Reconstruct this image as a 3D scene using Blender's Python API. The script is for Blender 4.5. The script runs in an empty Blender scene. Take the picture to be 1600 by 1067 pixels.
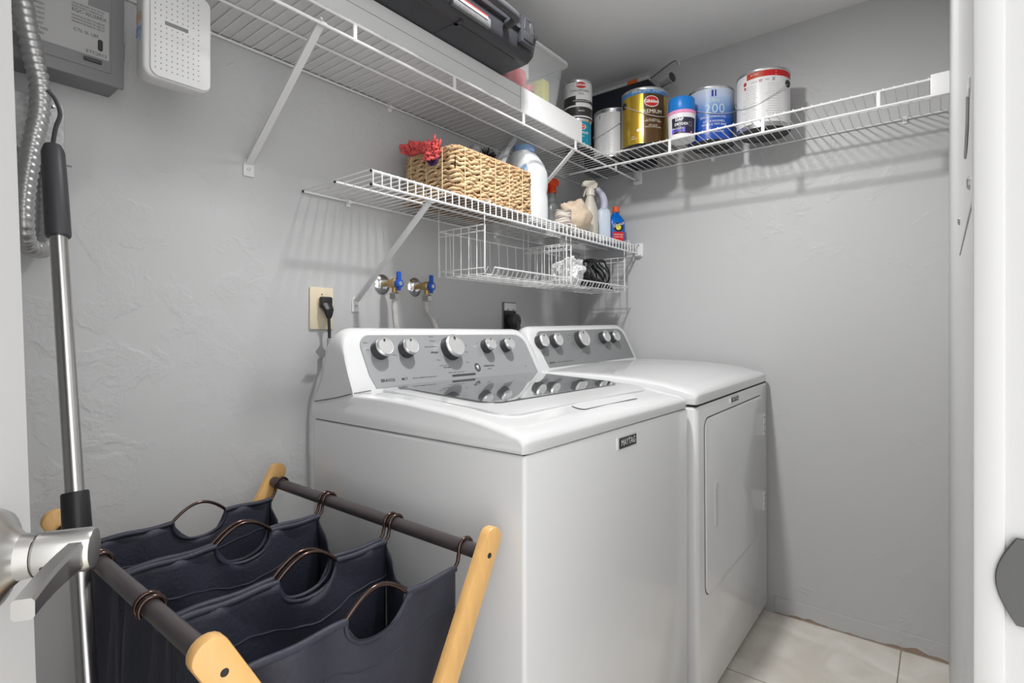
import bpy, bmesh, math, random
from mathutils import Vector, Matrix, noise
C = bpy.context.scene.collection
SC = bpy.context.scene
PI = math.pi
# ------------------------------------------------------------------ camera
cd = bpy.data.cameras.new('camera'); cam = bpy.data.objects.new('camera', cd); C.objects.link(cam)
cam.location = (-2.20, -1.349, 1.05)
cam.rotation_euler = (PI/2, 0, -math.radians(51.38))
cd.sensor_width = 36.0; cd.lens = 840/1600*36; cd.shift_y = -13.5/1600
cd.clip_start = 0.02; cd.clip_end = 60
SC.camera = cam
# ------------------------------------------------------------------ light
w = bpy.data.worlds.new('world'); SC.world = w; w.use_nodes = True
w.node_tree.nodes['Background'].inputs[0].default_value = (1.0, 1.0, 1.0, 1)
w.node_tree.nodes['Background'].inputs[1].default_value = 2.45
ld = bpy.data.lights.new('ceiling_bulb', 'SPOT'); ld.energy = 72; ld.shadow_soft_size = 0.045; ld.spot_size = math.radians(160); ld.spot_blend = 0.95; ld.color = (1, 0.995, 0.985)
lo = bpy.data.objects.new('ceiling_bulb', ld); C.objects.link(lo); lo.location = (-1.22, -0.72, 2.155); lo.rotation_euler = Vector((0.25, -0.20, -1)).to_track_quat('-Z', 'Y').to_euler()
SC.view_settings.view_transform = 'Standard'; SC.view_settings.look = 'None'
SC.view_settings.exposure = 0.0; SC.view_settings.gamma = 1.0; SC.view_settings.use_curve_mapping = False

# ------------------------------------------------------------------ materials
MATS = {}
def mat(name, col, rough=0.5, metal=0.0, bump=0.0, bscale=40.0, var=0.0, vscale=8.0, trans=0.0, coat=0.0, spec=0.5, ior=1.45, alpha=1.0, stretch=None):
    if name in MATS: return MATS[name]
    m = bpy.data.materials.new(name); m.use_nodes = True; nt = m.node_tree; b = nt.nodes['Principled BSDF']
    b.inputs['Base Color'].default_value = (*col, 1); b.inputs['Roughness'].default_value = rough
    b.inputs['Metallic'].default_value = metal; b.inputs['Transmission Weight'].default_value = trans
    b.inputs['Coat Weight'].default_value = coat; b.inputs['Specular IOR Level'].default_value = spec
    b.inputs['IOR'].default_value = ior; b.inputs['Alpha'].default_value = alpha
    tc = nt.nodes.new('ShaderNodeTexCoord'); src = tc.outputs['Object']
    if stretch:
        mp = nt.nodes.new('ShaderNodeMapping'); mp.inputs['Scale'].default_value = stretch
        nt.links.new(src, mp.inputs['Vector']); src = mp.outputs['Vector']
    if var:
        n = nt.nodes.new('ShaderNodeTexNoise'); n.inputs['Scale'].default_value = vscale; n.inputs['Detail'].default_value = 6
        nt.links.new(src, n.inputs['Vector'])
        mx = nt.nodes.new('ShaderNodeMix'); mx.data_type = 'RGBA'
        mx.inputs[6].default_value = (*[max(0, c*(1-var)) for c in col], 1); mx.inputs[7].default_value = (*[min(1, c*(1+var)) for c in col], 1)
        nt.links.new(n.outputs['Fac'], mx.inputs[0]); nt.links.new(mx.outputs[2], b.inputs['Base Color'])
    if bump:
        n = nt.nodes.new('ShaderNodeTexNoise'); n.inputs['Scale'].default_value = bscale; n.inputs['Detail'].default_value = 4
        nt.links.new(src, n.inputs['Vector'])
        bp = nt.nodes.new('ShaderNodeBump'); bp.inputs['Strength'].default_value = bump; bp.inputs['Distance'].default_value = 0.004
        nt.links.new(n.outputs['Fac'], bp.inputs['Height']); nt.links.new(bp.outputs['Normal'], b.inputs['Normal'])
    MATS[name] = m; return m

def wall_material():
    m = mat('wall_paint', (0.54, 0.543, 0.547), 0.42, spec=0.4); nt = m.node_tree; b = nt.nodes['Principled BSDF']
    tc = nt.nodes.new('ShaderNodeTexCoord')
    def nz(sc, det, dist=0.0):
        n = nt.nodes.new('ShaderNodeTexNoise'); n.inputs['Scale'].default_value = sc; n.inputs['Detail'].default_value = det
        n.inputs['Distortion'].default_value = dist; nt.links.new(tc.outputs['Object'], n.inputs['Vector']); return n
    a = nz(9, 5, 0.6)
    r = nt.nodes.new('ShaderNodeValToRGB'); r.color_ramp.elements[0].position = 0.52; r.color_ramp.elements[1].position = 0.60
    nt.links.new(a.outputs['Fac'], r.inputs['Fac'])
    f = nz(55, 6, 1.2)
    mu = nt.nodes.new('ShaderNodeMath'); mu.operation = 'MULTIPLY'
    g0 = nz(1.3, 2); r0 = nt.nodes.new('ShaderNodeValToRGB'); r0.color_ramp.elements[0].position = 0.40; r0.color_ramp.elements[1].position = 0.58; nt.links.new(g0.outputs['Fac'], r0.inputs['Fac'])
    m0 = nt.nodes.new('ShaderNodeMath'); m0.operation = 'MULTIPLY'; nt.links.new(r.outputs['Color'], m0.inputs[0]); nt.links.new(r0.outputs['Color'], m0.inputs[1])
    nt.links.new(m0.outputs[0], mu.inputs[0]); nt.links.new(f.outputs['Fac'], mu.inputs[1])
    ad = nt.nodes.new('ShaderNodeMath'); ad.operation = 'ADD'
    g = nz(4, 2); nt.links.new(mu.outputs[0], ad.inputs[0]); nt.links.new(g.outputs['Fac'], ad.inputs[1])
    bp = nt.nodes.new('ShaderNodeBump'); bp.inputs['Strength'].default_value = 0.75; bp.inputs['Distance'].default_value = 0.003
    nt.links.new(ad.outputs[0], bp.inputs['Height']); nt.links.new(bp.outputs['Normal'], b.inputs['Normal'])
    return m
def floor_material():
    m = mat('floor_tile', (0.62, 0.57, 0.50), 0.35); nt = m.node_tree; b = nt.nodes['Principled BSDF']
    tc = nt.nodes.new('ShaderNodeTexCoord'); mp = nt.nodes.new('ShaderNodeMapping')
    mp.inputs['Location'].default_value = (0.465, 1.245, 0); ge = nt.nodes.new('ShaderNodeNewGeometry'); nt.links.new(ge.outputs['Position'], mp.inputs['Vector'])
    br = nt.nodes.new('ShaderNodeTexBrick'); br.offset = 0; br.inputs['Scale'].default_value = 1
    br.inputs['Brick Width'].default_value = 0.457; br.inputs['Row Height'].default_value = 0.457
    br.inputs['Mortar Size'].default_value = 0.0022; br.inputs['Mortar Smooth'].default_value = 0.3
    br.inputs['Color1'].default_value = (1, 1, 1, 1); br.inputs['Color2'].default_value = (0.93, 0.93, 0.93, 1); br.inputs['Mortar'].default_value = (0.45, 0.40, 0.34, 1)
    nt.links.new(mp.outputs[0], br.inputs['Vector'])
    n = nt.nodes.new('ShaderNodeTexNoise'); n.inputs['Scale'].default_value = 5; n.inputs['Detail'].default_value = 8; n.inputs['Distortion'].default_value = 1.5
    nt.links.new(tc.outputs['Object'], n.inputs['Vector'])
    r = nt.nodes.new('ShaderNodeValToRGB'); r.color_ramp.elements[0].position = 0.35; r.color_ramp.elements[0].color = (0.74, 0.69, 0.62, 1)
    r.color_ramp.elements[1].position = 0.62; r.color_ramp.elements[1].color = (0.88, 0.84, 0.775, 1)
    nt.links.new(n.outputs['Fac'], r.inputs['Fac'])
    mx = nt.nodes.new('ShaderNodeMix'); mx.data_type = 'RGBA'; mx.blend_type = 'MULTIPLY'; mx.inputs[0].default_value = 1
    nt.links.new(r.outputs['Color'], mx.inputs[6]); nt.links.new(br.outputs['Color'], mx.inputs[7]); nt.links.new(mx.outputs[2], b.inputs['Base Color'])
    bp = nt.nodes.new('ShaderNodeBump'); bp.inputs['Strength'].default_value = 0.5; bp.inputs['Distance'].default_value = 0.002; bp.invert = True
    nt.links.new(br.outputs['Fac'], bp.inputs['Height']); nt.links.new(bp.outputs['Normal'], b.inputs['Normal'])
    return m
def ramp_z_material(name, stops, rough, z0, z1):
    m = mat(name, (1, 1, 1), rough, coat=0.4); nt = m.node_tree; b = nt.nodes['Principled BSDF']
    tc = nt.nodes.new('ShaderNodeTexCoord'); sx = nt.nodes.new('ShaderNodeSeparateXYZ'); nt.links.new(tc.outputs['Object'], sx.inputs[0])
    mr = nt.nodes.new('ShaderNodeMapRange'); mr.inputs[1].default_value = z0; mr.inputs[2].default_value = z1
    nt.links.new(sx.outputs['Z'], mr.inputs[0]); r = nt.nodes.new('ShaderNodeValToRGB')
    e = r.color_ramp.elements; e[0].position = stops[0][0]; e[0].color = (*stops[0][1], 1); e[1].position = stops[-1][0]; e[1].color = (*stops[-1][1], 1)
    for p, c in stops[1:-1]: k = e.new(p); k.color = (*c, 1)
    nt.links.new(mr.outputs[0], r.inputs['Fac']); nt.links.new(r.outputs['Color'], b.inputs['Base Color'])
    return m
def braid_material(name, c0, c1, sx, sz):
    m = mat(name, c0, 0.75); nt = m.node_tree; b = nt.nodes['Principled BSDF']
    return m
WALL = wall_material(); FLOOR = floor_material()
CEIL = mat('ceiling_paint', (0.82, 0.82, 0.82), 0.8, bump=0.25, bscale=30)
TRIM = mat('trim_paint', (0.56, 0.56, 0.555), 0.35)
APP = mat('appliance_enamel', (0.80, 0.805, 0.81), 0.22, coat=0.5)
APP2 = mat('appliance_top_enamel', (0.70, 0.705, 0.71), 0.18, coat=0.6)
APANEL = mat('appliance_panel_grey', (0.40, 0.41, 0.42), 0.35, 0.35)
WIRE = mat('white_coated_wire', (0.80, 0.80, 0.80), 0.35)
BRK = mat('white_bracket_steel', (0.72, 0.72, 0.72), 0.4)
BLACK = mat('black_plastic', (0.02, 0.02, 0.022), 0.4)
DARK = mat('dark_grey_plastic', (0.055, 0.055, 0.06), 0.45)
SEAM = mat('seam_gap_shade', (0.03, 0.03, 0.03), 0.8)  # near-black fill stands in for the shade inside panel gaps
CHROME = mat('chrome', (0.85, 0.85, 0.86), 0.12, 1.0)
NICKEL = mat('satin_nickel', (0.62, 0.61, 0.59), 0.28, 1.0)
STEEL = mat('brushed_steel', (0.58, 0.57, 0.56), 0.24, 1.0)
GALV = mat('galvanised_steel', (0.50, 0.50, 0.50), 0.5, 0.3, var=0.5, vscale=130)
PANELG = mat('grey_panel_enamel', (0.22, 0.22, 0.225), 0.45, bump=0.05)
PLABEL = mat('panel_paper_label', (0.42, 0.42, 0.42), 0.6)
INK = mat('black_ink', (0.03, 0.03, 0.03), 0.6)
GINK = mat('grey_ink', (0.16, 0.16, 0.17), 0.6)
WINK = mat('white_ink', (0.85, 0.85, 0.85), 0.5)
BRASS = mat('brass', (0.50, 0.34, 0.15), 0.38, 0.8, var=0.2, vscale=60)
BLUEH = mat('blue_valve_handle', (0.01, 0.08, 0.45), 0.35)
CREAM = mat('cream_plastic', (0.78, 0.68, 0.50), 0.35)
WHITEP = mat('white_plastic', (0.80, 0.80, 0.80), 0.35)
BAMBOO = mat('bamboo', (0.78, 0.46, 0.17), 0.4, var=0.18, vscale=14, stretch=(6, 6, 0.8), coat=0.2)
RAILM = mat('bronze_rail', (0.095, 0.078, 0.082), 0.36, 0.35)
HOOKM = mat('bronze_wire', (0.10, 0.065, 0.055), 0.22, 0.85)
CLOTH = mat('navy_bag_fabric', (0.027, 0.029, 0.046), 0.55, bump=0.25, bscale=180, var=0.15, vscale=25, spec=0.55)
HEM = mat('navy_hem_stitching', (0.026, 0.028, 0.046), 0.55)
CLEARP = mat('clear_plastic', (0.80, 0.82, 0.84), 0.15, alpha=0.18)
WOVEN = mat('seagrass', (0.50, 0.33, 0.18), 0.75, var=0.45, vscale=70)
RED = mat('red_print', (0.55, 0.02, 0.02), 0.4)
TIN = mat('tin_plate', (0.68, 0.68, 0.69), 0.25, 0.9)

# ------------------------------------------------------------------ mesh builder
class MB:
    def __init__(s): s.v = []; s.f = []; s.m = []
    def add(s, vs, fs, m=0):
        o = len(s.v); s.v += [Vector(p) for p in vs]
        for k, f in enumerate(fs):
            s.f.append([o+i for i in f]); s.m.append(m[k] if isinstance(m, list) else m)
        return s
    def bm(s, b, m=0):
        b.verts.index_update(); vs = [v.co.copy() for v in b.verts]; fs = [[v.index for v in f.verts] for f in b.faces]; b.free(); return s.add(vs, fs, m)
    def box(s, x0, x1, y0, y1, z0, z1, m=0, bev=0, seg=2, M=None):
        b = bmesh.new(); bmesh.ops.create_cube(b, size=1)
        for v in b.verts: v.co = Vector(((x0+x1)/2+v.co.x*(x1-x0), (y0+y1)/2+v.co.y*(y1-y0), (z0+z1)/2+v.co.z*(z1-z0)))
        if bev: bmesh.ops.bevel(b, geom=b.edges[:], offset=bev, segments=seg, affect='EDGES', profile=0.5)
        if M is not None: bmesh.ops.transform(b, matrix=M, verts=b.verts[:])
        return s.bm(b, m)
    def prism(s, poly, fn, d0, d1, m=0, bev=0, seg=2):
        """poly: 2D outline, fn(a,b,d)->3D"""
        b = bmesh.new(); lo_ = [b.verts.new(fn(p[0], p[1], d0)) for p in poly]; hi = [b.verts.new(fn(p[0], p[1], d1)) for p in poly]
        n = len(poly); b.faces.new(lo_[::-1]); b.faces.new(hi)
        for i in range(n): b.faces.new([lo_[i], lo_[(i+1) % n], hi[(i+1) % n], hi[i]])
        bmesh.ops.recalc_face_normals(b, faces=b.faces[:])
        if bev:
            es = [e for e in b.edges if len(e.link_faces) == 2 and e.calc_face_angle(0) > 0.7]
            bmesh.ops.bevel(b, geom=es, offset=bev, segments=seg, affect='EDGES', profile=0.5)
        return s.bm(b, m)
    def tube(s, pts, r, n=8, m=0, closed=False, cap=True, flat=None):
        pts = [Vector(p) for p in pts]; N = len(pts); rs = r if isinstance(r, (list, tuple)) else [r]*N
        vs = []; prev = None
        for i, p in enumerate(pts):
            if closed: t = pts[(i+1) % N]-pts[i-1]
            else: t = pts[min(i+1, N-1)]-pts[max(i-1, 0)]
            t.normalize()
            if prev is None: a = Vector((0, 0, 1)) if abs(t.z) < 0.9 else Vector((1, 0, 0)); nn = t.cross(a).normalized()
            else: nn = (prev-t*prev.dot(t)); nn = nn.normalized() if nn.length > 1e-6 else prev
            prev = nn; bb = t.cross(nn)
            fx, fy = (1, 1) if flat is None else flat
            for k in range(n):
                a = 2*PI*k/n; vs.append(p+nn*math.cos(a)*rs[i]*fx+bb*math.sin(a)*rs[i]*fy)
        fs = []
        for i in range(N if closed else N-1):
            j = (i+1) % N
            for k in range(n): fs.append([i*n+k, i*n+(k+1) % n, j*n+(k+1) % n, j*n+k])
        if cap and not closed: fs.append(list(range(n))[::-1]); fs.append([(N-1)*n+k for k in range(n)])
        return s.add(vs, fs, m)
    def rod(s, p0, p1, r, n=8, m=0): return s.tube([p0, p1], r, n, m)
    def lathe(s, prof, c=(0, 0, 0), n=32, m=0, axis=None, mf=None):
        """prof [(r,h)]; axis direction vector; mf(angle,h)->material"""
        c = Vector(c); ax = Vector(axis).normalized() if axis is not None else Vector((0, 0, 1))
        if abs(ax.z) > 0.999: u = Vector((1, 0, 0)); v = Vector((0, 1, 0)) * (1 if ax.z > 0 else -1)
        else: u = ax.cross(Vector((0, 0, 1))).normalized(); v = ax.cross(u)
        vs = []; idx = []
        for r, h in prof:
            if r < 1e-6: idx.append([len(vs)]*n); vs.append(c+ax*h); continue
            idx.append([len(vs)+k for k in range(n)])
            for k in range(n):
                a = 2*PI*k/n; vs.append(c+ax*h+(u*math.cos(a)+v*math.sin(a))*r)
        fs = []; ms = []
        for i in range(len(prof)-1):
            A_, B_ = idx[i], idx[i+1]
            for k in range(n):
                q = (k+1) % n; f = []
                for t_ in (A_[k], A_[q], B_[q], B_[k]):
                    if t_ not in f: f.append(t_)
                if len(f) < 3: continue
                fs.append(f); ms.append(mf(2*PI*(k+0.5)/n, (prof[i][1]+prof[i+1][1])/2, i) if mf else m)
        if prof[0][0] > 1e-6: fs.append(idx[0][::-1]); ms.append(mf(0, prof[0][1], 0) if mf else m)
        if prof[-1][0] > 1e-6: fs.append(idx[-1]); ms.append(mf(0, prof[-1][1], len(prof)-2) if mf else m)
        return s.add(vs, fs, ms)
    def grid(s, fn, nu, nv, m=0):
        vs = [fn(i/nu, j/nv) for j in range(nv+1) for i in range(nu+1)]
        fs = [[j*(nu+1)+i, j*(nu+1)+i+1, (j+1)*(nu+1)+i+1, (j+1)*(nu+1)+i] for j in range(nv) for i in range(nu)]
        return s.add(vs, fs, m)
    def patch(s, poly, fn, m=0, rings=1, c=None):
        """outline filled by shrinking loops about its centre, each point mapped by fn(a,b)"""
        n = len(poly); cx = sum(p[0] for p in poly)/n if c is None else c[0]; cy = sum(p[1] for p in poly)/n if c is None else c[1]
        vs = []
        for k in range(rings):
            f = 1-k/rings
            for p in poly: vs.append(fn(cx+(p[0]-cx)*f, cy+(p[1]-cy)*f))
        vs.append(fn(cx, cy)); fs = []
        for k in range(rings-1):
            for i in range(n): fs.append([k*n+i, k*n+(i+1) % n, (k+1)*n+(i+1) % n, (k+1)*n+i])
        for i in range(n): fs.append([(rings-1)*n+i, (rings-1)*n+(i+1) % n, rings*n])
        return s.add(vs, fs, m)
    def text(s, body, size, fn, m=0, xs=1.0, align='CENTER', off=0.0):
        cu = bpy.data.curves.new('glyphs', 'FONT'); cu.body = body; cu.size = size; cu.align_x = align; cu.align_y = 'CENTER'; cu.resolution_u = 2; cu.offset = off
        o = bpy.data.objects.new('glyphs', cu); C.objects.link(o); dg = bpy.context.evaluated_depsgraph_get(); me = o.evaluated_get(dg).to_mesh()
        vs = [fn(v.co.x*xs, v.co.y) for v in me.vertices]; fs = [list(p.vertices) for p in me.polygons]
        o.evaluated_get(dg).to_mesh_clear(); C.objects.unlink(o); bpy.data.objects.remove(o); bpy.data.curves.remove(cu)
        return s.add(vs, fs, m)
    def build(s, name, mats, parent=None, ang=0.55, solid=0, sub=0, flat=False):
        if not isinstance(mats, (list, tuple)): mats = [mats]
        me = bpy.data.meshes.new(name); off = Vector((0, 0, 0)); p = parent
        while p is not None: off += p.location; p = p.parent
        loc = Vector((0, 0, 0))
        if parent is None:
            xs = [v.x for v in s.v]; ys = [v.y for v in s.v]; zs = [v.z for v in s.v]
            loc = Vector(((min(xs)+max(xs))/2, (min(ys)+max(ys))/2, min(zs))); off = loc
        me.from_pydata([tuple(v-off) for v in s.v], [], s.f)
        for q in mats: me.materials.append(q)
        for i, pl in enumerate(me.polygons): pl.material_index = s.m[i]
        me.update(); b = bmesh.new(); b.from_mesh(me); bmesh.ops.recalc_face_normals(b, faces=b.faces[:]) if not flat else None; b.to_mesh(me); b.free()
        me.shade_smooth()
        try: me.set_sharp_from_angle(angle=ang)
        except Exception: pass
        o = bpy.data.objects.new(name, me); C.objects.link(o); o.location = loc; o.parent = parent
        if solid:
            q = o.modifiers.new('thickness', 'SOLIDIFY'); q.thickness = solid; q.offset = 0
        if sub:
            q = o.modifiers.new('smooth', 'SUBSURF'); q.levels = sub; q.render_levels = sub
        return o
def tag(o, label=None, cat=None, group=None, kind=None):
    if label: o['label'] = label
    if cat: o['category'] = cat
    if group: o['group'] = group
    if kind: o['kind'] = kind
    return o
def empty(name, loc, label, cat, group=None):
    o = bpy.data.objects.new(name, None); C.objects.link(o); o.location = loc; o.empty_display_size = 0.05
    return tag(o, label, cat, group)
def struct(o): o['kind'] = 'structure'; return o
def rrect(x0, x1, y0, y1, r, n=6):
    P = []
    for cx, cy, a0 in ((x1-r, y1-r, 0), (x0+r, y1-r, 90), (x0+r, y0+r, 180), (x1-r, y0+r, 270)):
        for k in range(n+1):
            a = math.radians(a0+90*k/n); P.append((cx+r*math.cos(a), cy+r*math.sin(a)))
    return P
def ell(cx, cy, a, b, n=28): return [(cx+a*math.cos(2*PI*k/n), cy+b*math.sin(2*PI*k/n)) for k in range(n)]
def bez(pts, n=8):
    """Catmull-Rom through points"""
    P = [Vector(p) for p in pts]; P = [P[0]*2-P[1]]+P+[P[-1]*2-P[-2]]; out = []
    for i in range(1, len(P)-2):
        for k in range(n):
            t = k/n; a, b_, c_, d = P[i-1], P[i], P[i+1], P[i+2]
            out.append(0.5*((2*b_)+(-a+c_)*t+(2*a-5*b_+4*c_-d)*t*t+(-a+3*b_-3*c_+d)*t**3))
    out.append(P[-2]); return out
def lerp(xs, ys, x):
    if x <= xs[0]: return ys[0]
    for i in range(len(xs)-1):
        if x <= xs[i+1]:
            t = (x-xs[i])/(xs[i+1]-xs[i]); return ys[i]+(ys[i+1]-ys[i])*t
    return ys[-1]

# ================================================================== ROOM
ZC = 2.189; YC = -1.367; XJ = -1.709; XL = -2.52
struct(MB().box(XL, 0.12, 0, 0.12, -0.05, ZC+0.1).build('wall_left', WALL))
struct(MB().box(0, 0.12, YC-0.14, 0, -0.05, ZC+0.1).build('wall_back', WALL))
b = MB(); b.box(XJ+0.02, 0, YC-0.13, YC, -0.05, ZC+0.1); b.box(XL, XJ+0.02, YC-0.13, YC, 2.16, ZC+0.1)
struct(b.build('wall_right', WALL))
struct(MB().box(XL-0.12, XL, YC-0.13, 0.12, -0.05, ZC+0.1).build('wall_front', WALL))
struct(MB().box(XL-0.1, 0.12, -2.6, 0.12, -0.06, 0.0).build('floor', FLOOR))
struct(MB().box(XL-0.1, 0.12, YC-0.14, 0.12, ZC, ZC+0.08).build('ceiling', CEIL))
# door jamb on the right: bright trim edge, then jamb face with strike plate
b = MB(); b.box(XJ, XJ+0.022, YC-0.016, YC+0.001, 0, 2.16, bev=0.002); b.box(XJ+0.002, XJ+0.02, YC-0.13, YC-0.014, 0, 2.16)
b.box(XL, XJ+0.02, YC-0.13, YC, 2.14, 2.16)
jamb = struct(b.build('trim_1', TRIM))
b = MB()
sp = [(YC-0.012-0.010*math.sin(PI*k/12)**0.5 if False else 0, 0) for k in range(1)]
out = [(-1.420, 0.855), (-1.420, 0.913)]+[(-1.388+0.0105*math.sin(PI*k/14), 0.913-0.058*k/14) for k in range(15)]
b.prism(out, lambda a, c, d: Vector((XJ-0.0008+d, a, c)), -0.0012, 0.0016, bev=0.0004, seg=1)
b.lathe([(0.004, 0), (0.004, 0.001), (0.0015, 0.0015)], (XJ-0.002, -1.40, 0.884), 12, axis=(-1, 0, 0))
b.build('strike_plate', mat('dull_metal', (0.11, 0.11, 0.11), 0.45, 0.6), jamb)
# baseboard along the back wall with broken lower edge
random.seed(4)
n = 70; ys = [-0.86-0.507*k/n for k in range(n+1)]
def rag(t):
    return 0.0012+0.0008*random.random()+0.011*max(0, math.sin((t-0.05)*PI/0.32))*(0.8+0.2*math.sin(t*60)) if 0.05 < t < 0.37 else 0.0015+0.0035*abs(math.sin(t*23))*random.random()+0.001
poly_lo = []
for k, y in enumerate(ys):
    t = k/n; h = rag(t)
    if t > 0.66: h = max(h, 0.017*math.sin((t-0.66)/0.36*PI)*(0.75+0.25*math.sin(t*47))+0.003)
    poly_lo.append((y, h))
b = MB()
for k in range(n):
    (ya, ha), (yb, hb) = poly_lo[k], poly_lo[k+1]; xf = -0.0055
    b.add([(xf, ya, ha), (xf, yb, hb), (xf, yb, 0.058), (xf, ya, 0.058), (0, ya, ha), (0, yb, hb), (0, yb, 0.0582), (0, ya, 0.0582)],
          [[0, 1, 2, 3], [3, 2, 6, 7], [0, 4, 5, 1]], 0)
bb = struct(b.build('baseboard_back', WALL, flat=False))
bb2 = MB().box(-0.0045, 0, -1.366, -0.86, 0.0002, 0.024).build('torn_backing', mat('torn_plaster', (0.36, 0.27, 0.22), 0.9, bump=0.8, bscale=90, var=0.5, vscale=50), bb)
tag(bb2, 'brown torn plaster edge at the floor')

# open door leaf at the left (hinged by wall_front, leans a little)
E0 = Vector((-2.109, -0.79, 0)); H0 = Vector((-2.45, -1.38, 0)); LD = (E0-H0).normalized(); LN = Vector((LD.y, -LD.x, 0))
LEN = (E0-H0).length
def DP(a, t, z):   # a back from latch edge, t out of the face
    lean = (1.02-z)*0.029
    return E0-LD*a+LN*(t+lean)+Vector((0, 0, z))
b = MB()
b.prism([(0, 0.012), (LEN, 0.012), (LEN, 2.03), (0, 2.03)], lambda a, c, d: DP(a, d, c), 0, -0.035, bev=0.0015, seg=1)
door = struct(b.build('door_1', TRIM))
hc = lambda a, t, z: DP(a, t, z)
zr = 0.896; a0 = 0.062
cR = hc(a0, 0, zr)
b = MB(); b.lathe([(0.0335, 0), (0.0335, 0.003), (0.031, 0.007), (0.021, 0.012), (0.0155, 0.018), (0.0145, 0.026)], cR, 40, axis=LN)
rose = b.build('door_handle', NICKEL, door)
b = MB(); b.lathe([(0.0135, 0.0262), (0.0150, 0.028), (0.0150, 0.056), (0.0135, 0.059), (0.0, 0.060)], cR, 32, axis=LN)
b.lathe([(0.0016, 0), (0.0016, 0.0006)], cR+LN*0.034+Vector((0, 0, -0.0055))-LD*0.0139, 8, 1, axis=-LD)
# lever blade: from shaft end, back towards the hinge
prof = []
for k in range(9):
    u = k/8; prof.append((u, 0.0105-0.0045*u, 0.0052+0.0003*u, 0.054-0.003*math.sin(u*PI)-0.002*u))
rings = []
for u, hh, th, t in prof:
    c = cR+LN*t-LD*(0.100*u-0.012)+Vector((0, 0, -0.001*u))
    rings.append([c+LN*sx*th+Vector((0, 0, sz*hh)) for sx, sz in ((-1, -0.7), (-0.7, -1), (0.7, -1), (1, -0.7), (1, 0.7), (0.7, 1), (-0.7, 1), (-1, 0.7))])
vs = [p for r in rings for p in r]; fs = []
for i in range(8):
    for k in range(8): fs.append([i*8+k, i*8+(k+1) % 8, (i+1)*8+(k+1) % 8, (i+1)*8+k])
fs.append(list(range(8))); fs.append([64+k for k in range(8)])
b.add(vs, fs); b.build('lever', [NICKEL, BLACK], rose)

# metal access panel on the right wall, seen at a grazing angle
b = MB(); b.box(-1.70, -1.34, YC, YC+0.0011, 1.145, 2.05, 0, bev=0.0003, seg=1)
pt = empty('access_panel', (-1.545, YC, 1.16), 'painted metal access panel with screws on the wall beside the doorway', 'panel')
b.build('cover', mat('painted_metal_panel', (0.54, 0.543, 0.547), 0.4), pt)
for x, z in ((-1.667, 1.163), (-1.38, 1.181)):
    MB().lathe([(0.005, 0), (0.0045, 0.0015), (0.003, 0.0022), (0, 0.0024)], (x, YC+0.001, z), 14, axis=(0, 1, 0)).build('screw', STEEL, pt)
b = MB(); b.box(-1.675, -1.652, YC+0.001, YC+0.0025, 1.232, 1.241, bev=0.0005, seg=1); b.build('latch', WHITEP, pt)
b = MB(); b.tube([(-1.655, YC+0.0022, 1.233), (-1.645, YC+0.0022, 1.215), (-1.620, YC+0.0022, 1.205), (-1.585, YC+0.0018, 1.203)], 0.0011, 6); b.build('pull_strap', mat('grey_strap', (0.40, 0.40, 0.40), 0.6), pt)

# ceiling lampholder above the bulb
lt = empty('ceiling_light', (-1.22, -0.72, 2.17), 'round white trim ring of the ceiling downlight above the washer', 'light')
b = MB(); b.lathe([(0.085, 0.0), (0.085, -0.004), (0.078, -0.007), (0.066, -0.006), (0.062, 0.0)], (-1.22, -0.72, ZC), 36); b.build('trim_ring', WHITEP, lt)

# ================================================================== WIRE SHELVES
def clip(px, py, pz, nrm, parent):
    b = MB(); n_ = Vector(nrm); t = Vector((n_.y, n_.x, 0)); c = Vector((px, py, pz))
    b.box(-0.007, 0.007, -0.005, 0.0, -0.018, 0.008, bev=0.002, M=Matrix.Translation(c)@Matrix.Rotation(0 if abs(n_.y) > 0.5 else -PI/2, 4, 'Z'))
    b.lathe([(0.007, -0.006), (0.007, 0.006)], c+n_*0.006+Vector((0, 0, -0.003)), 10, axis=t)
    b.build('wall_clip', WHITEP, parent)
# --- upper shelf on the left wall
ZU = 1.76; r2 = 0.0021
us = empty('wire_shelf', (-0.9, -0.15, ZU), 'long upper white wire shelf on the left wall carrying the white carton and black case', 'shelf', None)
XA = -1.83
b = MB()
for y, z, r in ((-0.006, ZU-0.004, 0.0032), (-0.155, ZU-0.0045, 0.0032), (-0.303, ZU-0.0045, 0.0036), (-0.303, ZU-0.042, 0.0036)):
    b.rod((XA, y, z), (-0.006, y, z), r, 8)
b.build('rail', WIRE, us)
b = MB(); x = XA+0.01
while x < -0.01:
    b.rod((x, -0.004, ZU), (x, -0.305, ZU), r2*0.8, 6); x += 0.0262
b.build('deck_wires', WIRE, us)
for x in (-1.78, -1.465, -1.144, -0.831, -0.518, -0.206):
    MB().box(x-0.005, x+0.005, -0.3055, -0.3005, ZU-0.046, ZU-0.001, bev=0.001, seg=1).build('lip_connector', WIRE, us)
for x in (-1.66, -1.127, -0.62): clip(x, 0, ZU-0.002, (0, -1, 0), us)
b = MB(); b.box(-0.012, 0, -0.325, -0.285, ZU-0.058, ZU+0.003, bev=0.003); b.box(-0.03, 0, -0.318, -0.292, ZU-0.054, ZU-0.048, bev=0.001); b.build('end_bracket', WHITEP, us)
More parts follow.
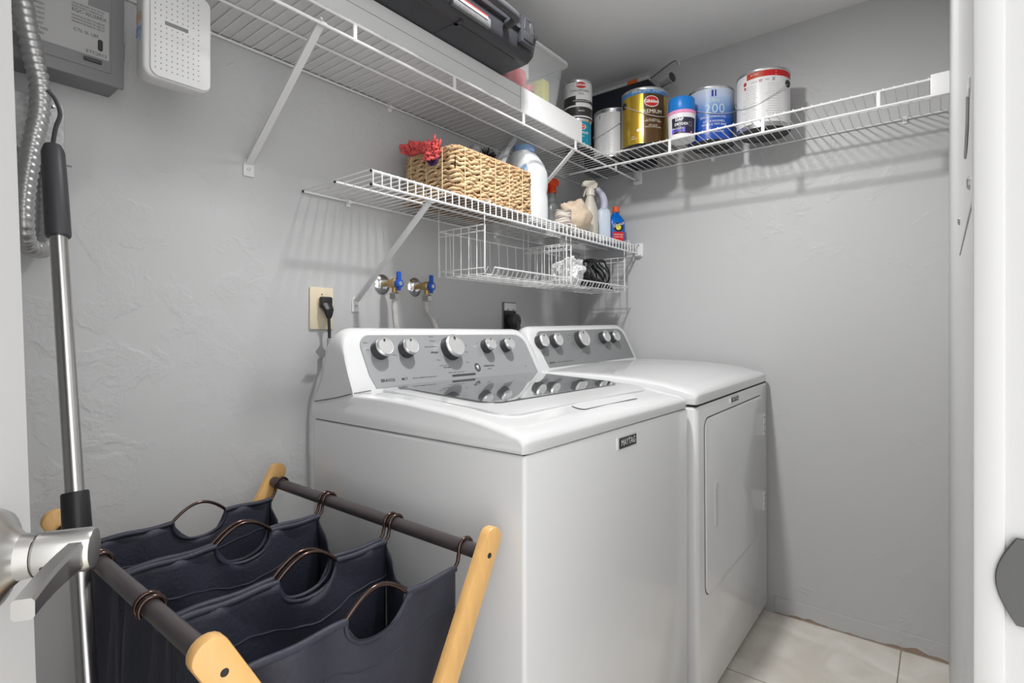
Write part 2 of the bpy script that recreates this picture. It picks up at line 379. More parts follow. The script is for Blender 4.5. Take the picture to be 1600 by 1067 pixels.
# --- upper shelf on the back wall
ub = empty('wire_shelf', (-0.15, -0.84, ZU), 'upper white wire shelf on the back wall carrying the paint cans', 'shelf')
b = MB()
for x, z, r in ((-0.006, ZU-0.004, 0.0032), (-0.155, ZU-0.0045, 0.0032), (-0.303, ZU-0.0045, 0.0036)):
    b.rod((x, -0.312, z), (x, YC+0.006, z), r, 8)
b.rod((-0.303, -0.14, ZU-0.051), (-0.303, YC+0.006, ZU-0.051), 0.0036, 8)
b.build('rail', WIRE, ub)
b = MB(); y = -0.325
while y > YC+0.01:
    b.rod((-0.004, y, ZU), (-0.305, y, ZU), r2*0.8, 6); y -= 0.0262
b.build('deck_wires', WIRE, ub)
for y in (-0.25, -0.572, -0.89, -1.205):
    MB().box(-0.3055, -0.3005, y-0.005, y+0.005, ZU-0.054, ZU-(0.047 if y > -0.3 else 0.001), bev=0.001, seg=1).build('lip_connector', WIRE, ub)
for y in (-0.63, -1.255): clip(0, y, ZU-0.002, (-1, 0, 0), ub)
b = MB(); b.box(-0.3115, -0.2995, YC, YC+0.042, ZU-0.056, ZU+0.006, bev=0.002); b.build('end_bracket', WHITEP, ub)
# --- lower shelf
ZL = 1.435
ls = empty('wire_shelf', (-0.7, -0.15, ZL), 'lower white wire shelf with close front lip holding basket and cleaning bottles', 'shelf')
XB = -1.42; b = MB()
for y, z, r in ((-0.006, ZL-0.004, 0.0032), (-0.155, ZL-0.0045, 0.0032), (-0.303, ZL-0.0035, 0.0034), (-0.303, ZL-0.036, 0.0036)):
    b.rod((XB, y, z), (-0.006, y, z), r, 8)
b.build('rail', WIRE, ls)
for y, z, r in ((-0.006, ZL-0.004, 0.0034), (-0.155, ZL-0.0045, 0.0034), (-0.303, ZL-0.0035, 0.0036), (-0.303, ZL-0.036, 0.0038)): MB().rod((XB-0.002, y, z), (XB+0.001, y, z), r, 8).build('rail_tip', BLACK, ls)
b = MB(); b2 = MB(); x = XB+0.002
while x < -0.01:
    b.tube([(x, -0.004, ZL), (x, -0.302, ZL), (x, -0.3068, ZL-0.004), (x, -0.3068, ZL-0.038)], r2*0.85, 6); x += 0.0262
b.build('deck_wires', WIRE, ls)
for x in (-1.277, -0.62): clip(x, 0, ZL-0.002, (0, -1, 0), ls)
b = MB(); b.box(-0.006, 0, -0.328, -0.290, ZL-0.052, ZL+0.008, bev=0.002); b.box(-0.026, 0, -0.322, -0.296, ZL-0.048, ZL-0.043, bev=0.001)
b.lathe([(0.004, 0), (0.004, 0.003)], (-0.006, -0.309, ZL-0.001), 8, 1, axis=(-1, 0, 0)); b.build('end_bracket', [WHITEP, STEEL], ls)
# --- braces
def brace(x, zt, xw, zw, label, wd=0.0085):
    t = empty('shelf_brace', (xw, 0, zw), label, 'shelf bracket', None)
    A_ = Vector((x, -0.296, zt)); B_ = Vector((xw, -0.006, zw+0.012)); d = (B_-A_).normalized(); sx = Vector((1, 0, 0)); up = d.cross(sx).normalized()
    b = MB(); L = (B_-A_).length
    sec = [(-wd, 0.0), (-wd, 0.006), (-wd+0.0015, 0.006), (-wd+0.0015, 0.0015), (wd-0.0015, 0.0015), (wd-0.0015, 0.006), (wd, 0.006), (wd, 0)]
    b.prism(sec, lambda a, c, dd: A_+d*dd+sx*a-up*c, 0, L)
    b.build('strut', BRK, t)
    b = MB(); b.prism([(-0.013, -0.018), (0.013, -0.018), (0.013, 0.012), (0.009, 0.024), (0, 0.028), (-0.009, 0.024), (-0.013, 0.012)],
        lambda a, c, dd: Vector((xw+a, -dd, zw+c)), 0.0, 0.0035, bev=0.0007, seg=1); b.build('foot_plate', BRK, t)
    MB().lathe([(0.0045, 0), (0.004, 0.002), (0.0, 0.0026)], (xw, -0.0035, zw), 12, axis=(0, -1, 0)).build('screw', STEEL, t)
    b = MB(); b.tube([A_+Vector((-0.007, 0.0, 0.004)), A_+Vector((-0.007, -0.010, 0.006)), A_+Vector((-0.007, -0.0125, -0.001))], 0.0025, 6)
    b.box(x-0.010, x+0.010, -0.303, -0.288, zt-0.004, zt+0.004, bev=0.0015, seg=1); b.build('hook', BRK, t)
brace(-1.545, 1.722, -1.564, 1.457, 'long white diagonal bracket under the far left of the upper shelf')
brace(-0.512, 1.722, -0.535, 1.457, 'white diagonal bracket under the upper shelf behind the cream spray bottle')
brace(-1.226, 1.396, -1.251, 1.129, 'white diagonal bracket under the lower shelf above the cream outlet')

# ================================================================== APPLIANCES
def console(parent, x0, x1, dy, dz, knobs, side_lettering, yb=-0.347, zb=0.918, panel_mat=APANEL):
    """slanted control console; front face runs from (yb,zb) up to (yt,zt)"""
    yb += dy; zb += dz; yt = -0.287+dy; zt = 1.055+dz; yk = -0.20+dy
    prof = [(yb, zb-0.03), (yb, zb), (yt-0.004, zt-0.012), (yt+0.002, zt-0.003), (yt+0.010, zt+0.004), (yt+0.022, zt+0.007), (yt+0.040, zt+0.004), (yt+0.050, zt-0.006), (yk, zb-0.02), (yk, zb-0.05)]
    xs = []; R = 0.062; ks = []
    for k in range(13):
        t = (k/12)**1.6; xs.append(x0+R*t); ks.append((1-(1-t)**3.0)**(1/3.0))
    for k in range(1, 12): xs.append(x0+R+(x1-x0-2*R)*k/12); ks.append(1)
    for k in range(13):
        t = (1-k/12)**1.6; xs.append(x1-R*t); ks.append((1-(1-t)**3.0)**(1/3.0))
    vs = []; n = len(prof)
    for x, k in zip(xs, ks):
        kk = 0.30+0.70*k if k > 0 else 0.30
        for (y, z) in prof:
            f = max(0, (z-zb)/(zt-zb)) if z > zb else 0
            zz = zb+(z-zb)*kk if z > zb else z
            # keep the face on its slant
            s_ = (zz-zb)/(zt-zb) if zz > zb else 0
            if y < yt+0.012 and z > zb: yy = yb+(yt-yb)*s_+(y-(yb+(yt-yb)*min(1, f)))
            else: yy = y
            vs.append((x, yy, zz))
    fs = [[i*n+k, (i+1)*n+k, (i+1)*n+(k+1) % n, i*n+(k+1) % n] for i in range(len(xs)-1) for k in range(n)]
    fs += [list(range(n)), [(len(xs)-1)*n+k for k in range(n)]]
    con = MB().add(vs, fs).build('console', APP2, parent, ang=0.9)
    # slanted face coordinates
    sd = Vector((0, yt-yb, zt-zb)); SL = sd.length; sd.normalize(); nd = Vector((0, -sd.z, sd.y))
    def F(x, s, t=0): return Vector((x, yb, zb))+sd*s+nd*t
    b = MB(); r = 0.035; top = SL-0.012; bot = 0.006; xa, xb_ = x0+0.058, x1-0.022
    poly = [(xa+0.006, bot), (xb_, bot)]+[(xb_-0.012-0.05*(1-math.cos(a)), 0.095+(top-0.095)*math.sin(a)) for a in [PI/2*k/8 for k in range(9)]]
    poly += [(xa-0.008+0.030*(1-math.sin(a)), top-0.030*(1-math.cos(a))) for a in [PI/2*k/6 for k in range(7)]]
    poly += [(xa-0.004, 0.04)]
    b.prism(poly, lambda a, c, d: F(a, c, d), 0.0002, 0.0016)
    fp = b.build('control_panel', panel_mat, con)
    # lettering
    b = MB(); T = lambda x, s, sc=1: (lambda a, c: F(x+a, s+c, 0.0021))
    for body, x, s, size, ink in side_lettering:
        b.text(body, size, T(x, s), ink, xs=1.0, off=0.0001)
    b.build('lettering', [INK, GINK, WINK], fp)
    for (x, s, r) in knobs:
        c = F(x, s, 0.001); b = MB()
        b.lathe([(r*1.08, 0), (r*1.0, 0.021), (r*1.04, 0.022), (r*1.04, 0.026), (r*0.93, 0.029), (r*0.84, 0.0285), (r*0.82, 0.0275), (r*0.4, 0.0276), (0.0, 0.0276)], c, 36, axis=nd, mf=lambda a, h, i: 0 if i < 1 else (1 if i < 5 else 2))
        pdir = sd*(r*0.66); q = c+nd*0.0290+pdir
        b.patch(ell(0, 0, r*0.11, r*0.15, 10), lambda a, cc: q+Vector((a, 0, 0))+sd*cc, 3)
        b.build('knob', [DARK, mat('knob_ring', (0.85, 0.85, 0.85), 0.28, 0.8), mat('knob_silver', (0.55, 0.55, 0.55), 0.45, 0.3), INK], con)
    return F

W = (-1.503, -0.782)
wsh = empty('washing_machine', ((W[0]+W[1])/2, -0.50, 0), 'white top-loading washing machine with grey glass lid beside the laundry sorter', 'washing machine')
b = MB(); b.box(W[0], W[1], -0.819, -0.19, 0.025, 0.8482, bev=0.008, seg=3); b.build('cabinet', APP, wsh)
b = MB(); b.box(W[0]+0.006, W[1]-0.006, -0.813, -0.196, 0.842, 0.8515); b.build('seam_gap', SEAM, wsh)
for x in (W[0]+0.05, W[1]-0.05):
    for y in (-0.77, -0.24): MB().lathe([(0.018, 0), (0.020, 0.012), (0.012, 0.014), (0.012, 0.03)], (x, y, 0), 14).build('foot', DARK, wsh)
WY = [-0.819, -0.805, -0.772, -0.72, -0.658, -0.58, -0.527, -0.45, -0.345, -0.224, -0.19]
WZ = [0.873, 0.880, 0.887, 0.897, 0.905, 0.911, 0.915, 0.918, 0.917, 0.893, 0.889]
b = MB(); poly = [(-0.819, 0.8505)]+list(zip(WY, WZ))+[(-0.19, 0.8505)]
bb_ = bmesh.new(); cols = []
XS = [W[0]-0.001, W[0]+0.003, W[0]+0.010, W[0]+0.020, W[0]+0.05, (W[0]+W[1])/2, W[1]-0.05, W[1]-0.020, W[1]-0.010, W[1]-0.003, W[1]+0.001]
DR = [0.009, 0.0045, 0.0015, 0.0, -0.001, -0.006, -0.001, 0.0, 0.0015, 0.0045, 0.009]
def deck(b, XS, DR, YY, ZZ, zbot):
    ys = [YY[0]-0.0, YY[0]-0.003]; n = 0; rows = []
    for x, dr in zip(XS, DR):
        row = [(x, YY[0]+max(0, dr)*0.6, zbot), (x, YY[0]+max(0, dr)*0.6, ZZ[0]-max(0, dr)-0.006), (x, YY[0]+0.002+max(0, dr)*0.6, ZZ[0]-max(0, dr)*1.0-0.001)]
        row += [(x, y, z-dr) for y, z in list(zip(YY, ZZ))[1:]]+[(x, YY[-1], zbot)]
        rows.append(row)
    n = len(rows[0]); vs = [p for r in rows for p in r]
    fs = [[i*n+k, (i+1)*n+k, (i+1)*n+(k+1) % n, i*n+(k+1) % n] for i in range(len(XS)-1) for k in range(n)]
    fs += [list(range(n)), [(len(XS)-1)*n+k for k in range(n)]]; b.add(vs, fs)
deck(b, XS, DR, WY, WZ, 0.8505)
b.build('top_deck', APP2, wsh, ang=0.8)
xm = (W[0]+W[1])/2
zt_ = lambda x, y: lerp(WY, WZ, y)+0.002*(1-min(1, abs(x-xm)/0.34)**2)*0.9
MB().tube(bez([(-1.5035, -0.200, 0.8895), (-1.5025, -0.28, 0.903), (-1.500, -0.342, 0.9165), (-1.485, -0.3485, 0.9185), (-1.455, -0.349, 0.9205)], 5), 0.0009, 6).build('console_joint', SEAM, wsh)
# lid
b = MB(); out = rrect(-1.452, -0.832, -0.737, -0.352, 0.055, 8)
out[-9*2:] = out[-9*2:]
b.patch(out, lambda x, y: Vector((x, y, zt_(x, y)+0.0055)), 0, rings=12)
nO = len(out)
vs = [(x, y, zt_(x, y)+0.0055) for x, y in out]+[(xm+(x-xm)*1.004, -0.55+(y+0.55)*1.006, zt_(x, y)-0.0015) for x, y in out]
b.add(vs, [[i, (i+1) % nO, nO+(i+1) % nO, nO+i] for i in range(nO)])
lid = b.build('lid', APP2, wsh, ang=0.5)
b = MB(); out = rrect(-1.412, -0.868, -0.668, -0.360, 0.045, 8)
b.patch(out, lambda x, y: Vector((x, y, 0.9135+0.0105+(y+0.36)*0.030 if False else lerp([-0.668, -0.5, -0.36], [0.9135, 0.926, 0.9285], y))), 0, rings=10)
gl = mat('lid_glass', (0.10, 0.105, 0.11), 0.03, spec=0.9, coat=1.0)
vs = [(x, y, lerp([-0.668, -0.5, -0.36], [0.9135, 0.926, 0.9285], y)) for x, y in out]+[(x, y, zt_(x, y)) for x, y in out]; nO = len(out)
b.add(vs, [[i, (i+1) % nO, nO+(i+1) % nO, nO+i] for i in range(nO)])
b.build('glass_window', gl, lid, ang=0.4)
b = MB(); rr = rrect(-1.25, -0.985, -0.775, -0.742, 0.014, 5)
b.patch(rr, lambda x, y: Vector((x, y, zt_(x, y)+0.0052)), 0, rings=2)
b.build('finger_recess', mat('recess_shade_enamel', (0.62, 0.625, 0.63), 0.3), lid)  # flat patch; the shade of the recess is painted as darker enamel
kz = 0.098
FW = console(wsh, W[0]+0.002, W[1]-0.006, 0, 0, [(-1.402, kz, 0.0225), (-1.322, kz, 0.0215), (-1.168, kz-0.002, 0.031), (-1.022, kz+0.001, 0.0195), (-0.935, kz+0.001, 0.0195)],
    [('BRAVOS', -1.400, 0.022, 0.011, 0), ('MCT', -1.350, 0.022, 0.009, 0), ('MAYTAG COMMERCIAL TECHNOLOGY', -1.285, 0.022, 0.0045, 1),
     ('Normal', -1.225, 0.120, 0.0055, 1), ('Whites', -1.225, 0.132, 0.0055, 1), ('Bulky Items/Sheets', -1.236, 0.104, 0.0055, 1), ('allergen', -1.228, 0.088, 0.0085, 0),
     ('Rinse', -1.222, 0.066, 0.0055, 1), ('Drain & Spin', -1.21, 0.050, 0.005, 1), ('Clean Washer', -1.20, 0.044, 0.0045, 0), 
     ('Cold', -1.115, 0.127, 0.005, 1), ('Delicates', -1.108, 0.105, 0.005, 1), ('Wool', -1.108, 0.085, 0.005, 1), ('Hand', -1.117, 0.055, 0.005, 1),
     ('Wash   Rinse   Spin   Done', -1.17, 0.029, 0.0055, 1), ('Water', -1.436, 0.118, 0.0045, 1), ('Auto', -1.434, 0.100, 0.0045, 1), ('Hot', -1.36, 0.112, 0.0045, 1), ('Warm', -1.362, 0.085, 0.0045, 1),
     ('POWERWASH', -1.033, 0.040, 0.007, 0), ('SYSTEM', -1.035, 0.031, 0.0045, 1), ('Off', -1.055, 0.110, 0.0045, 1), ('Off', -0.965, 0.110, 0.0045, 1), ('HE', -0.865, 0.030, 0.006, 1)])
con = [o for o in wsh.children if o.name.startswith('console')][0]
b = MB(); b.patch(ell(-1.083, 0.038, 0.0115, 0.0125), lambda a, c: FW(a, c, 0.0021), 0); b.patch(ell(-1.083, 0.038, 0.0085, 0.009), lambda a, c: FW(a, c, 0.0023), 1)
b.patch([(-1.088, 0.043), (-1.078, 0.043), (-1.083, 0.033)], lambda a, c: FW(a, c, 0.0025), 2)
b.patch(rrect(-1.19, -1.10, 0.0165, 0.0225, 0.002), lambda a, c: FW(a, c, 0.0021), 0)
b.build('status_lights', [DARK, GINK, WINK], con)
def badge(parent, x0, x1, z0, z1, y):
    b = MB(); b.box(x0, x1, y-0.004, y+0.001, z0, z1, 0, bev=0.001, seg=1); b.box(x0+0.003, x1-0.003, y-0.0046, y-0.003, z0+0.003, z1-0.003, 1)
    b.text('MAYTAG', (z1-z0)*0.72, lambda a, c: Vector(((x0+x1)/2+a, y-0.0050, (z0+z1)/2+c)), 2, xs=(x1-x0)*0.64/((z1-z0)*0.72*3.25), off=0.0003)
    b.build('badge', [CHROME, BLACK, mat('badge_silver', (0.75, 0.75, 0.75), 0.4)], parent)
badge(wsh, -1.184, -1.100, 0.804, 0.831, -0.819)

# ---------------- dryer (built upright, then rolled a little as it stands on its feet)
dry = empty('clothes_dryer', (-0.748, -0.49, 0.004), 'white front-loading clothes dryer in the corner right of the washer', 'clothes dryer')
X0, X1 = -0.748, -0.012
b = MB(); b.box(X0, X1, -0.838, -0.16, 0.014, 0.8542, bev=0.014, seg=3); b.build('cabinet', APP, dry)
b = MB(); b.box(X0+0.004, X1-0.004, -0.834, -0.165, 0.849, 0.8575); b.build('seam_gap', SEAM, dry)
for x in (X0+0.05, X1-0.05):
    for y in (-0.79, -0.22): MB().lathe([(0.018, 0.004), (0.020, 0.010), (0.012, 0.012), (0.012, 0.03)], (x, y, 0), 14).build('foot', DARK, dry)
DY = [-0.838, -0.825, -0.79, -0.74, -0.66, -0.55, -0.42, -0.30, -0.20, -0.16]; DZ = [0.884, 0.890, 0.899, 0.909, 0.918, 0.924, 0.926, 0.924, 0.910, 0.905]
XS2 = [X0-0.001, X0+0.003, X0+0.010, X0+0.020, X0+0.05, (X0+X1)/2, X1-0.05, X1-0.020, X1-0.010, X1-0.003, X1+0.001]
b = MB(); deck(b, XS2, DR, DY, DZ, 0.8565); b.build('top_deck', APP2, dry, ang=0.8)
FD = console(dry, X0+0.004, X1-0.008, 0.030, 0.010, [(-0.690, kz, 0.0225), (-0.605, kz, 0.0225), (-0.430, kz, 0.031), (-0.258, kz+0.002, 0.0225), (-0.175, kz+0.002, 0.0225)],
    [('BRAVOS', -0.655, 0.022, 0.009, 0), ('MCT', -0.615, 0.022, 0.007, 1), ('MAYTAG COMMERCIAL TECHNOLOGY', -0.56, 0.022, 0.0045, 1), ('Normal', -0.49, 0.12, 0.0055, 1),
     ('Heavy Duty', -0.50, 0.105, 0.0055, 1), ('Delicate', -0.49, 0.085, 0.0055, 1), ('Timed Dry', -0.37, 0.12, 0.005, 1), ('Low', -0.44, 0.05, 0.006, 0), ('Steam', -0.40, 0.045, 0.006, 1), ('START', -0.24, 0.062, 0.005, 0),
     ('Signal', -0.165, 0.062, 0.005, 1), ('Temp', -0.68, 0.062, 0.005, 0), ('Damp', -0.60, 0.062, 0.005, 1), ('HE', -0.08, 0.03, 0.007, 1)], yb=-0.345, zb=0.915, panel_mat=mat('dryer_panel_grey', (0.27, 0.275, 0.28), 0.38, 0.3))
b = MB(); out = rrect(-0.6983, -0.0897, 0.3137, 0.8133, 0.034, 6)
b.prism(out, lambda a, c, d: Vector((a, d, c)), -0.8375, -0.8385); b.build('door_gap', SEAM, dry)
b = MB(); out = rrect(-0.6965, -0.0915, 0.3155, 0.8115, 0.033, 6)
b.prism(out, lambda a, c, d: Vector((a, d, c)), -0.8375, -0.8440, bev=0.003, seg=2); dd = b.build('door', APP, dry)
b = MB(); pr = [(-0.622, 0.485), (-0.630, 0.50), (-0.630, 0.60), (-0.622, 0.622), (-0.56, 0.628), (-0.56, 0.480)]
ln = [(x, -0.8445, z) for x, z in pr[1:4]]; b.tube([(-0.615, -0.8445, 0.488), (-0.628, -0.8445, 0.498), (-0.630, -0.8445, 0.60), (-0.622, -0.8445, 0.622), (-0.600, -0.8445, 0.628)], 0.0022, 6)
b.box(-0.624, -0.600, -0.8448, -0.8435, 0.495, 0.615, 1); b.build('door_handle', [APP, mat('handle_recess_shade', (0.66, 0.665, 0.67), 0.3)], dd)  # recess shade painted as a darker copy of the door enamel
for z0, z1 in ((0.665, 0.745), (0.39, 0.46)):
    b = MB(); b.box(-0.096, -0.080, -0.846, -0.838, z0, z1, bev=0.0015, seg=1)
    for k in range(3): b.lathe([(0.003, 0), (0.003, 0.001)], (-0.088, -0.846, z0+0.015+k*(z1-z0-0.03)/2), 8, 1, axis=(0, -1, 0))
    b.build('hinge', [APP, GINK], dry)
badge(dry, -0.462, -0.385, 0.826, 0.846, -0.838)
dry.rotation_euler = (0, -math.radians(1.2), 0)

# ================================================================== WALL SERVICES
t = empty('wall_outlet', (-1.364, 0, 1.06), 'cream wall outlet plate left of the water valves', 'outlet')
b = MB(); b.box(-1.400, -1.328, -0.006, 0, 1.059, 1.176, bev=0.003); b.lathe([(0.0028, 0), (0.002, 0.001)], (-1.364, -0.006, 1.1565), 8, 1, axis=(0, -1, 0))
b.lathe([(0.0165, 0), (0.0165, 0.0012)], (-1.364, -0.006, 1.137), 20, 0, axis=(0, -1, 0)); b.lathe([(0.0165, 0), (0.0165, 0.0012)], (-1.364, -0.006, 1.098), 20, 0, axis=(0, -1, 0))
b.build('cover_plate', [CREAM, GINK], t)
t = empty('power_cord', (-1.356, -0.03, 1.0), 'black washer plug and cord in the cream outlet', 'power cord')
b = MB(); b.box(-1.375, -1.340, -0.024, -0.0075, 1.118, 1.150, bev=0.005)
b.tube([(-1.3575, -0.018, 1.126), (-1.3575, -0.030, 1.112), (-1.3575, -0.031, 1.098), (-1.3575, -0.030, 1.09)], [0.016, 0.013, 0.009, 0.006], 10, flat=(1.15, 0.7)); b.build('plug', BLACK, t)
b = MB(); b.tube(bez([(-1.3575, -0.030, 1.09), (-1.356, -0.030, 1.05), (-1.358, -0.032, 1.01), (-1.372, -0.040, 0.985), (-1.385, -0.07, 0.95), (-1.37, -0.12, 0.86)], 6), 0.0042, 8); b.build('cord', BLACK, t)
b = MB(); b.box(-1.366, -1.352, -0.040, -0.0335, 1.012, 1.035, bev=0.001); b.box(-0.018, 0.018, -0.0006, 0.0006, -0.012, 0.012, M=Matrix.Translation((-1.388, -0.042, 0.998))@Matrix.Rotation(0.7, 4, 'Y')@Matrix.Rotation(0.3, 4, 'Z')); b.build('tag', mat('grey_tag', (0.33, 0.33, 0.33), 0.5), t)

def valve(x, label, hx):
    t = empty('water_valve', (x, 0, 1.2), label, 'valve', 'blue handled water shutoff valves'); z = 1.2
    MB().lathe([(0.031, 0.0), (0.031, 0.002), (0.027, 0.006), (0.016, 0.011), (0.011, 0.013), (0.0, 0.013)], (x, 0, z), 30, axis=(0, -1, 0)).build('wall_flange', CHROME, t)
    b = MB(); b.lathe([(0.0085, 0), (0.0085, 0.022), (0.0125, 0.022), (0.0125, 0.034), (0.0085, 0.036)], (x, -0.012, z), 6, axis=(0, -1, 0))
    b.lathe([(0.011, 0), (0.0145, 0.004), (0.0145, 0.024), (0.011, 0.028)], (x, -0.044, z), 16, axis=(0, -1, 0))
    b.lathe([(0.0085, 0), (0.0085, 0.03)], (x, -0.058, z-0.03), 14)
    b.lathe([(0.0075, 0), (0.0075, 0.014)], (x, -0.058, z), 14, axis=(0.0, 0, 1)); b.build('valve_body', BRASS, t)
    MB().lathe([(0.0155, 0), (0.0155, 0.016), (0.012, 0.020)], (x, -0.058, z-0.048), 6).build('hose_nut', NICKEL, t)
    b = MB(); b.lathe([(0.013, 0), (0.014, 0.006), (0.013, 0.013), (0.006, 0.015)], (x, -0.072, z-0.002), 20, 0, axis=(0, -1, 0))
    b.box(x-0.007, x+0.007, -0.083, -0.074, z-0.004, z+0.034, 0, bev=0.003); b.box(x-0.006, x+0.006, -0.083, -0.074, z-0.024, z, 0, bev=0.003)
    b.lathe([(0.0065, 0), (0.0065, 0.001)], (x, -0.0865, z-0.002), 12, 1, axis=(0, -1, 0)); b.build('handle', [BLUEH, TIN], t)
    h = MB(); hose = bez([(x, -0.058, z-0.044), (x, -0.058, z-0.075), (x+hx*0.5, -0.06, z-0.11), (x+hx, -0.07, z-0.17), (x+hx, -0.09, z-0.27)], 8)
    h.tube(hose, 0.0088, 10)
    s_ = empty('braided_hose', (x, -0.06, z-0.1), label.replace('valve', 'valve hose'), 'hose'); bpy.data.objects.remove(s_)
    ho = h.build('braided_hose', mat('braided_steel', (0.72, 0.66, 0.64), 0.4, 0.4, bump=0.9, bscale=500, var=0.5, vscale=300))
    return ho
ho = valve(-1.153, 'blue handled brass water valve nearer the cream outlet', 0.004); tag(ho, 'braided water hose below the valve nearer the outlet', 'hose')
ho = valve(-1.022, 'blue handled brass water valve farther from the cream outlet', 0.045); tag(ho, 'braided water hose slanting right below the farther valve', 'hose')

t = empty('dryer_outlet', (-0.54, 0, 1.04), 'dark outlet box with large dryer plug between the two consoles', 'outlet')
b = MB(); b.box(-0.575, -0.490, -0.004, 0, 1.055, 1.172, 0, bev=0.002); b.box(-0.568, -0.497, -0.010, -0.004, 1.138, 1.168, 1, bev=0.002); b.box(-0.568, -0.497, -0.009, -0.004, 1.062, 1.136, 2)
b.lathe([(0.003, 0), (0.003, 0.001)], (-0.55, -0.010, 1.142), 8, 2, axis=(0, -1, 0)); b.lathe([(0.003, 0), (0.003, 0.001)], (-0.515, -0.010, 1.142), 8, 2, axis=(0, -1, 0))
b.build('cover_plate', [mat('plate_grey', (0.16, 0.16, 0.16), 0.5), mat('plate_light', (0.82, 0.82, 0.82), 0.4), BLACK], t)
b = MB(); b.lathe([(0.026, 0), (0.028, 0.006), (0.027, 0.030), (0.018, 0.036), (0, 0.037)], (-0.530, -0.010, 1.098), 22, axis=(0, -1, 0)); b.tube(bez([(-0.533, -0.036, 1.10), (-0.533, -0.05, 1.07), (-0.545, -0.05, 1.03), (-0.55, -0.06, 0.95)], 6), 0.009, 10)
o = b.build('dryer_plug', DARK); tag(o, 'large round grey dryer plug in the dark outlet', 'plug')

# electrical panel
PX = -1.85; PZ = 1.537; t = empty('electrical_panel', (-2.03, 0, PZ), 'grey steel electrical breaker panel with paper labels at top left', 'electrical panel')
MB().box(-2.22, PX, -0.072, 0, PZ, 2.12, bev=0.002, seg=1).build('enclosure', PANELG, t)
b = MB(); b.box(-2.225, PX+0.004, -0.081, -0.072, PZ-0.004, 2.124, bev=0.003); cv = b.build('cover', PANELG, t)
b = MB(); b.box(-2.20, PX-0.018, -0.083, -0.0805, PZ+0.018, 2.10, bev=0.001, seg=1); dr_ = b.build('door', PANELG, cv)
FP = lambda y: (lambda a, c: Vector((a, y, c)))
b = MB(); b.patch([(-2.15, 1.578), (-1.872, 1.598-0.020), (-1.872, 1.672), (-1.905, 1.672), (-1.905, 1.74), (-2.15, 1.74)], FP(-0.0835), 0, c=(-1.95, 1.65))
random.seed(7)
for k in range(13):
    z = 1.590+k*0.0088
    b.text(random.choice(['LIRE LES INSTRUCTIONS AVANT', 'USE COPPER OR ALUMINUM WIRE', 'TORQUE ALL LUGS AS MARKED', 'FOR TYPE OF BREAKER SEE LIST']), 0.0062, lambda a, c: Vector((-2.04+a, -0.0838, z+c)), 1, align='LEFT', xs=0.8)
for k in range(7):
    z = 1.632+k*0.0058
    if abs(z-1.654) < 0.0065: continue
    b.text(random.choice(['MAXIMUM RATING OF CIRCUIT', 'LARGE BREAKERS MUST BE ON', 'SERIES RATED COMBINATION']), 0.0048, lambda a, c: Vector((-1.930+a, -0.0838, z+c)), 1, align='LEFT', xs=0.75)
b.text('EQC-3(L)SERX', 0.0085, lambda a, c: Vector((-1.903+a, -0.0838, 1.654+c)), 1); b.text('CTL SL LBS', 0.008, lambda a, c: Vector((-1.908+a, -0.0838, 1.618+c)), 1); b.text('ETC2013', 0.0085, lambda a, c: Vector((-1.892+a, -0.0838, 1.5845+c)), 1)
b.prism(rrect(-1.890, -1.882, 1.592, 1.614, 0.0038), lambda a, c, d: Vector((a, -0.0838+d, c)), 0, 0.0008, 1); b.build('paper_label', [PLABEL, INK], dr_)
MB().box(-1.912, -1.884, -0.0875, -0.083, 1.566, 1.573, 0, bev=0.001, seg=1).build('door_latch', DARK, dr_)
MB().lathe([(0.006, 0), (0.005, 0.001)], (-1.96, -0.04, PZ), 8, axis=(0, 0, -1)).build('knockout', DARK, t)
b = MB(); b.tube([(-1.838, -0.02, 1.60), (-1.838, -0.045, 1.605), (-1.838, -0.045, 1.64), (-1.838, -0.02, 1.645)], 0.0025, 6); b.build('hasp', STEEL, t)

# junction box
t = empty('junction_box', (-1.99, 0, 1.385), 'speckled galvanised junction box behind the flexible conduit', 'junction box')
b = MB(); b.box(-2.045, -1.937, -0.040, 0, 1.39, 1.484, bev=0.006); b.build('box_body', GALV, t)
b = MB(); b.prism(rrect(-2.048, -1.932, 1.386, 1.488, 0.014), lambda a, c, d: Vector((a, d, c)), -0.040, -0.044, bev=0.001, seg=1); b.build('cover_plate', GALV, t)
b = MB(); b.patch(ell(-1.951, 1.474, 0.004, 0.003, 12), FP(-0.0445), 1); b.lathe([(0.0035, 0), (0.003, 0.002), (0, 0.0024)], (-1.947, -0.044, 1.4765), 12, axis=(0, -1, 0)); b.build('screw', [STEEL, BLACK], t)
b = MB(); b.lathe([(0.013, 0), (0.013, 0.012), (0.010, 0.014), (0.010, 0.022)], (-1.948, -0.022, 1.366), 12); b.rod((-1.955, -0.022, 1.374), (-1.918, -0.03, 1.372), 0.002, 6); b.build('conduit_connector', STEEL, t)
# flexible conduit: comes down past the panel, turns under and climbs to the box
path = bez([(-2.03, -0.115, 2.0), (-2.018, -0.12, 1.75), (-2.006, -0.13, 1.615), (-1.993, -0.130, 1.532), (-1.984, -0.13, 1.481), (-1.984, -0.13, 1.43), (-1.992, -0.13, 1.379), (-2.003, -0.13, 1.29), (-2.004, -0.128, 1.235), (-1.996, -0.105, 1.205), (-1.975, -0.075, 1.200), (-1.957, -0.045, 1.215), (-1.950, -0.025, 1.26), (-1.948, -0.022, 1.37)], 30)
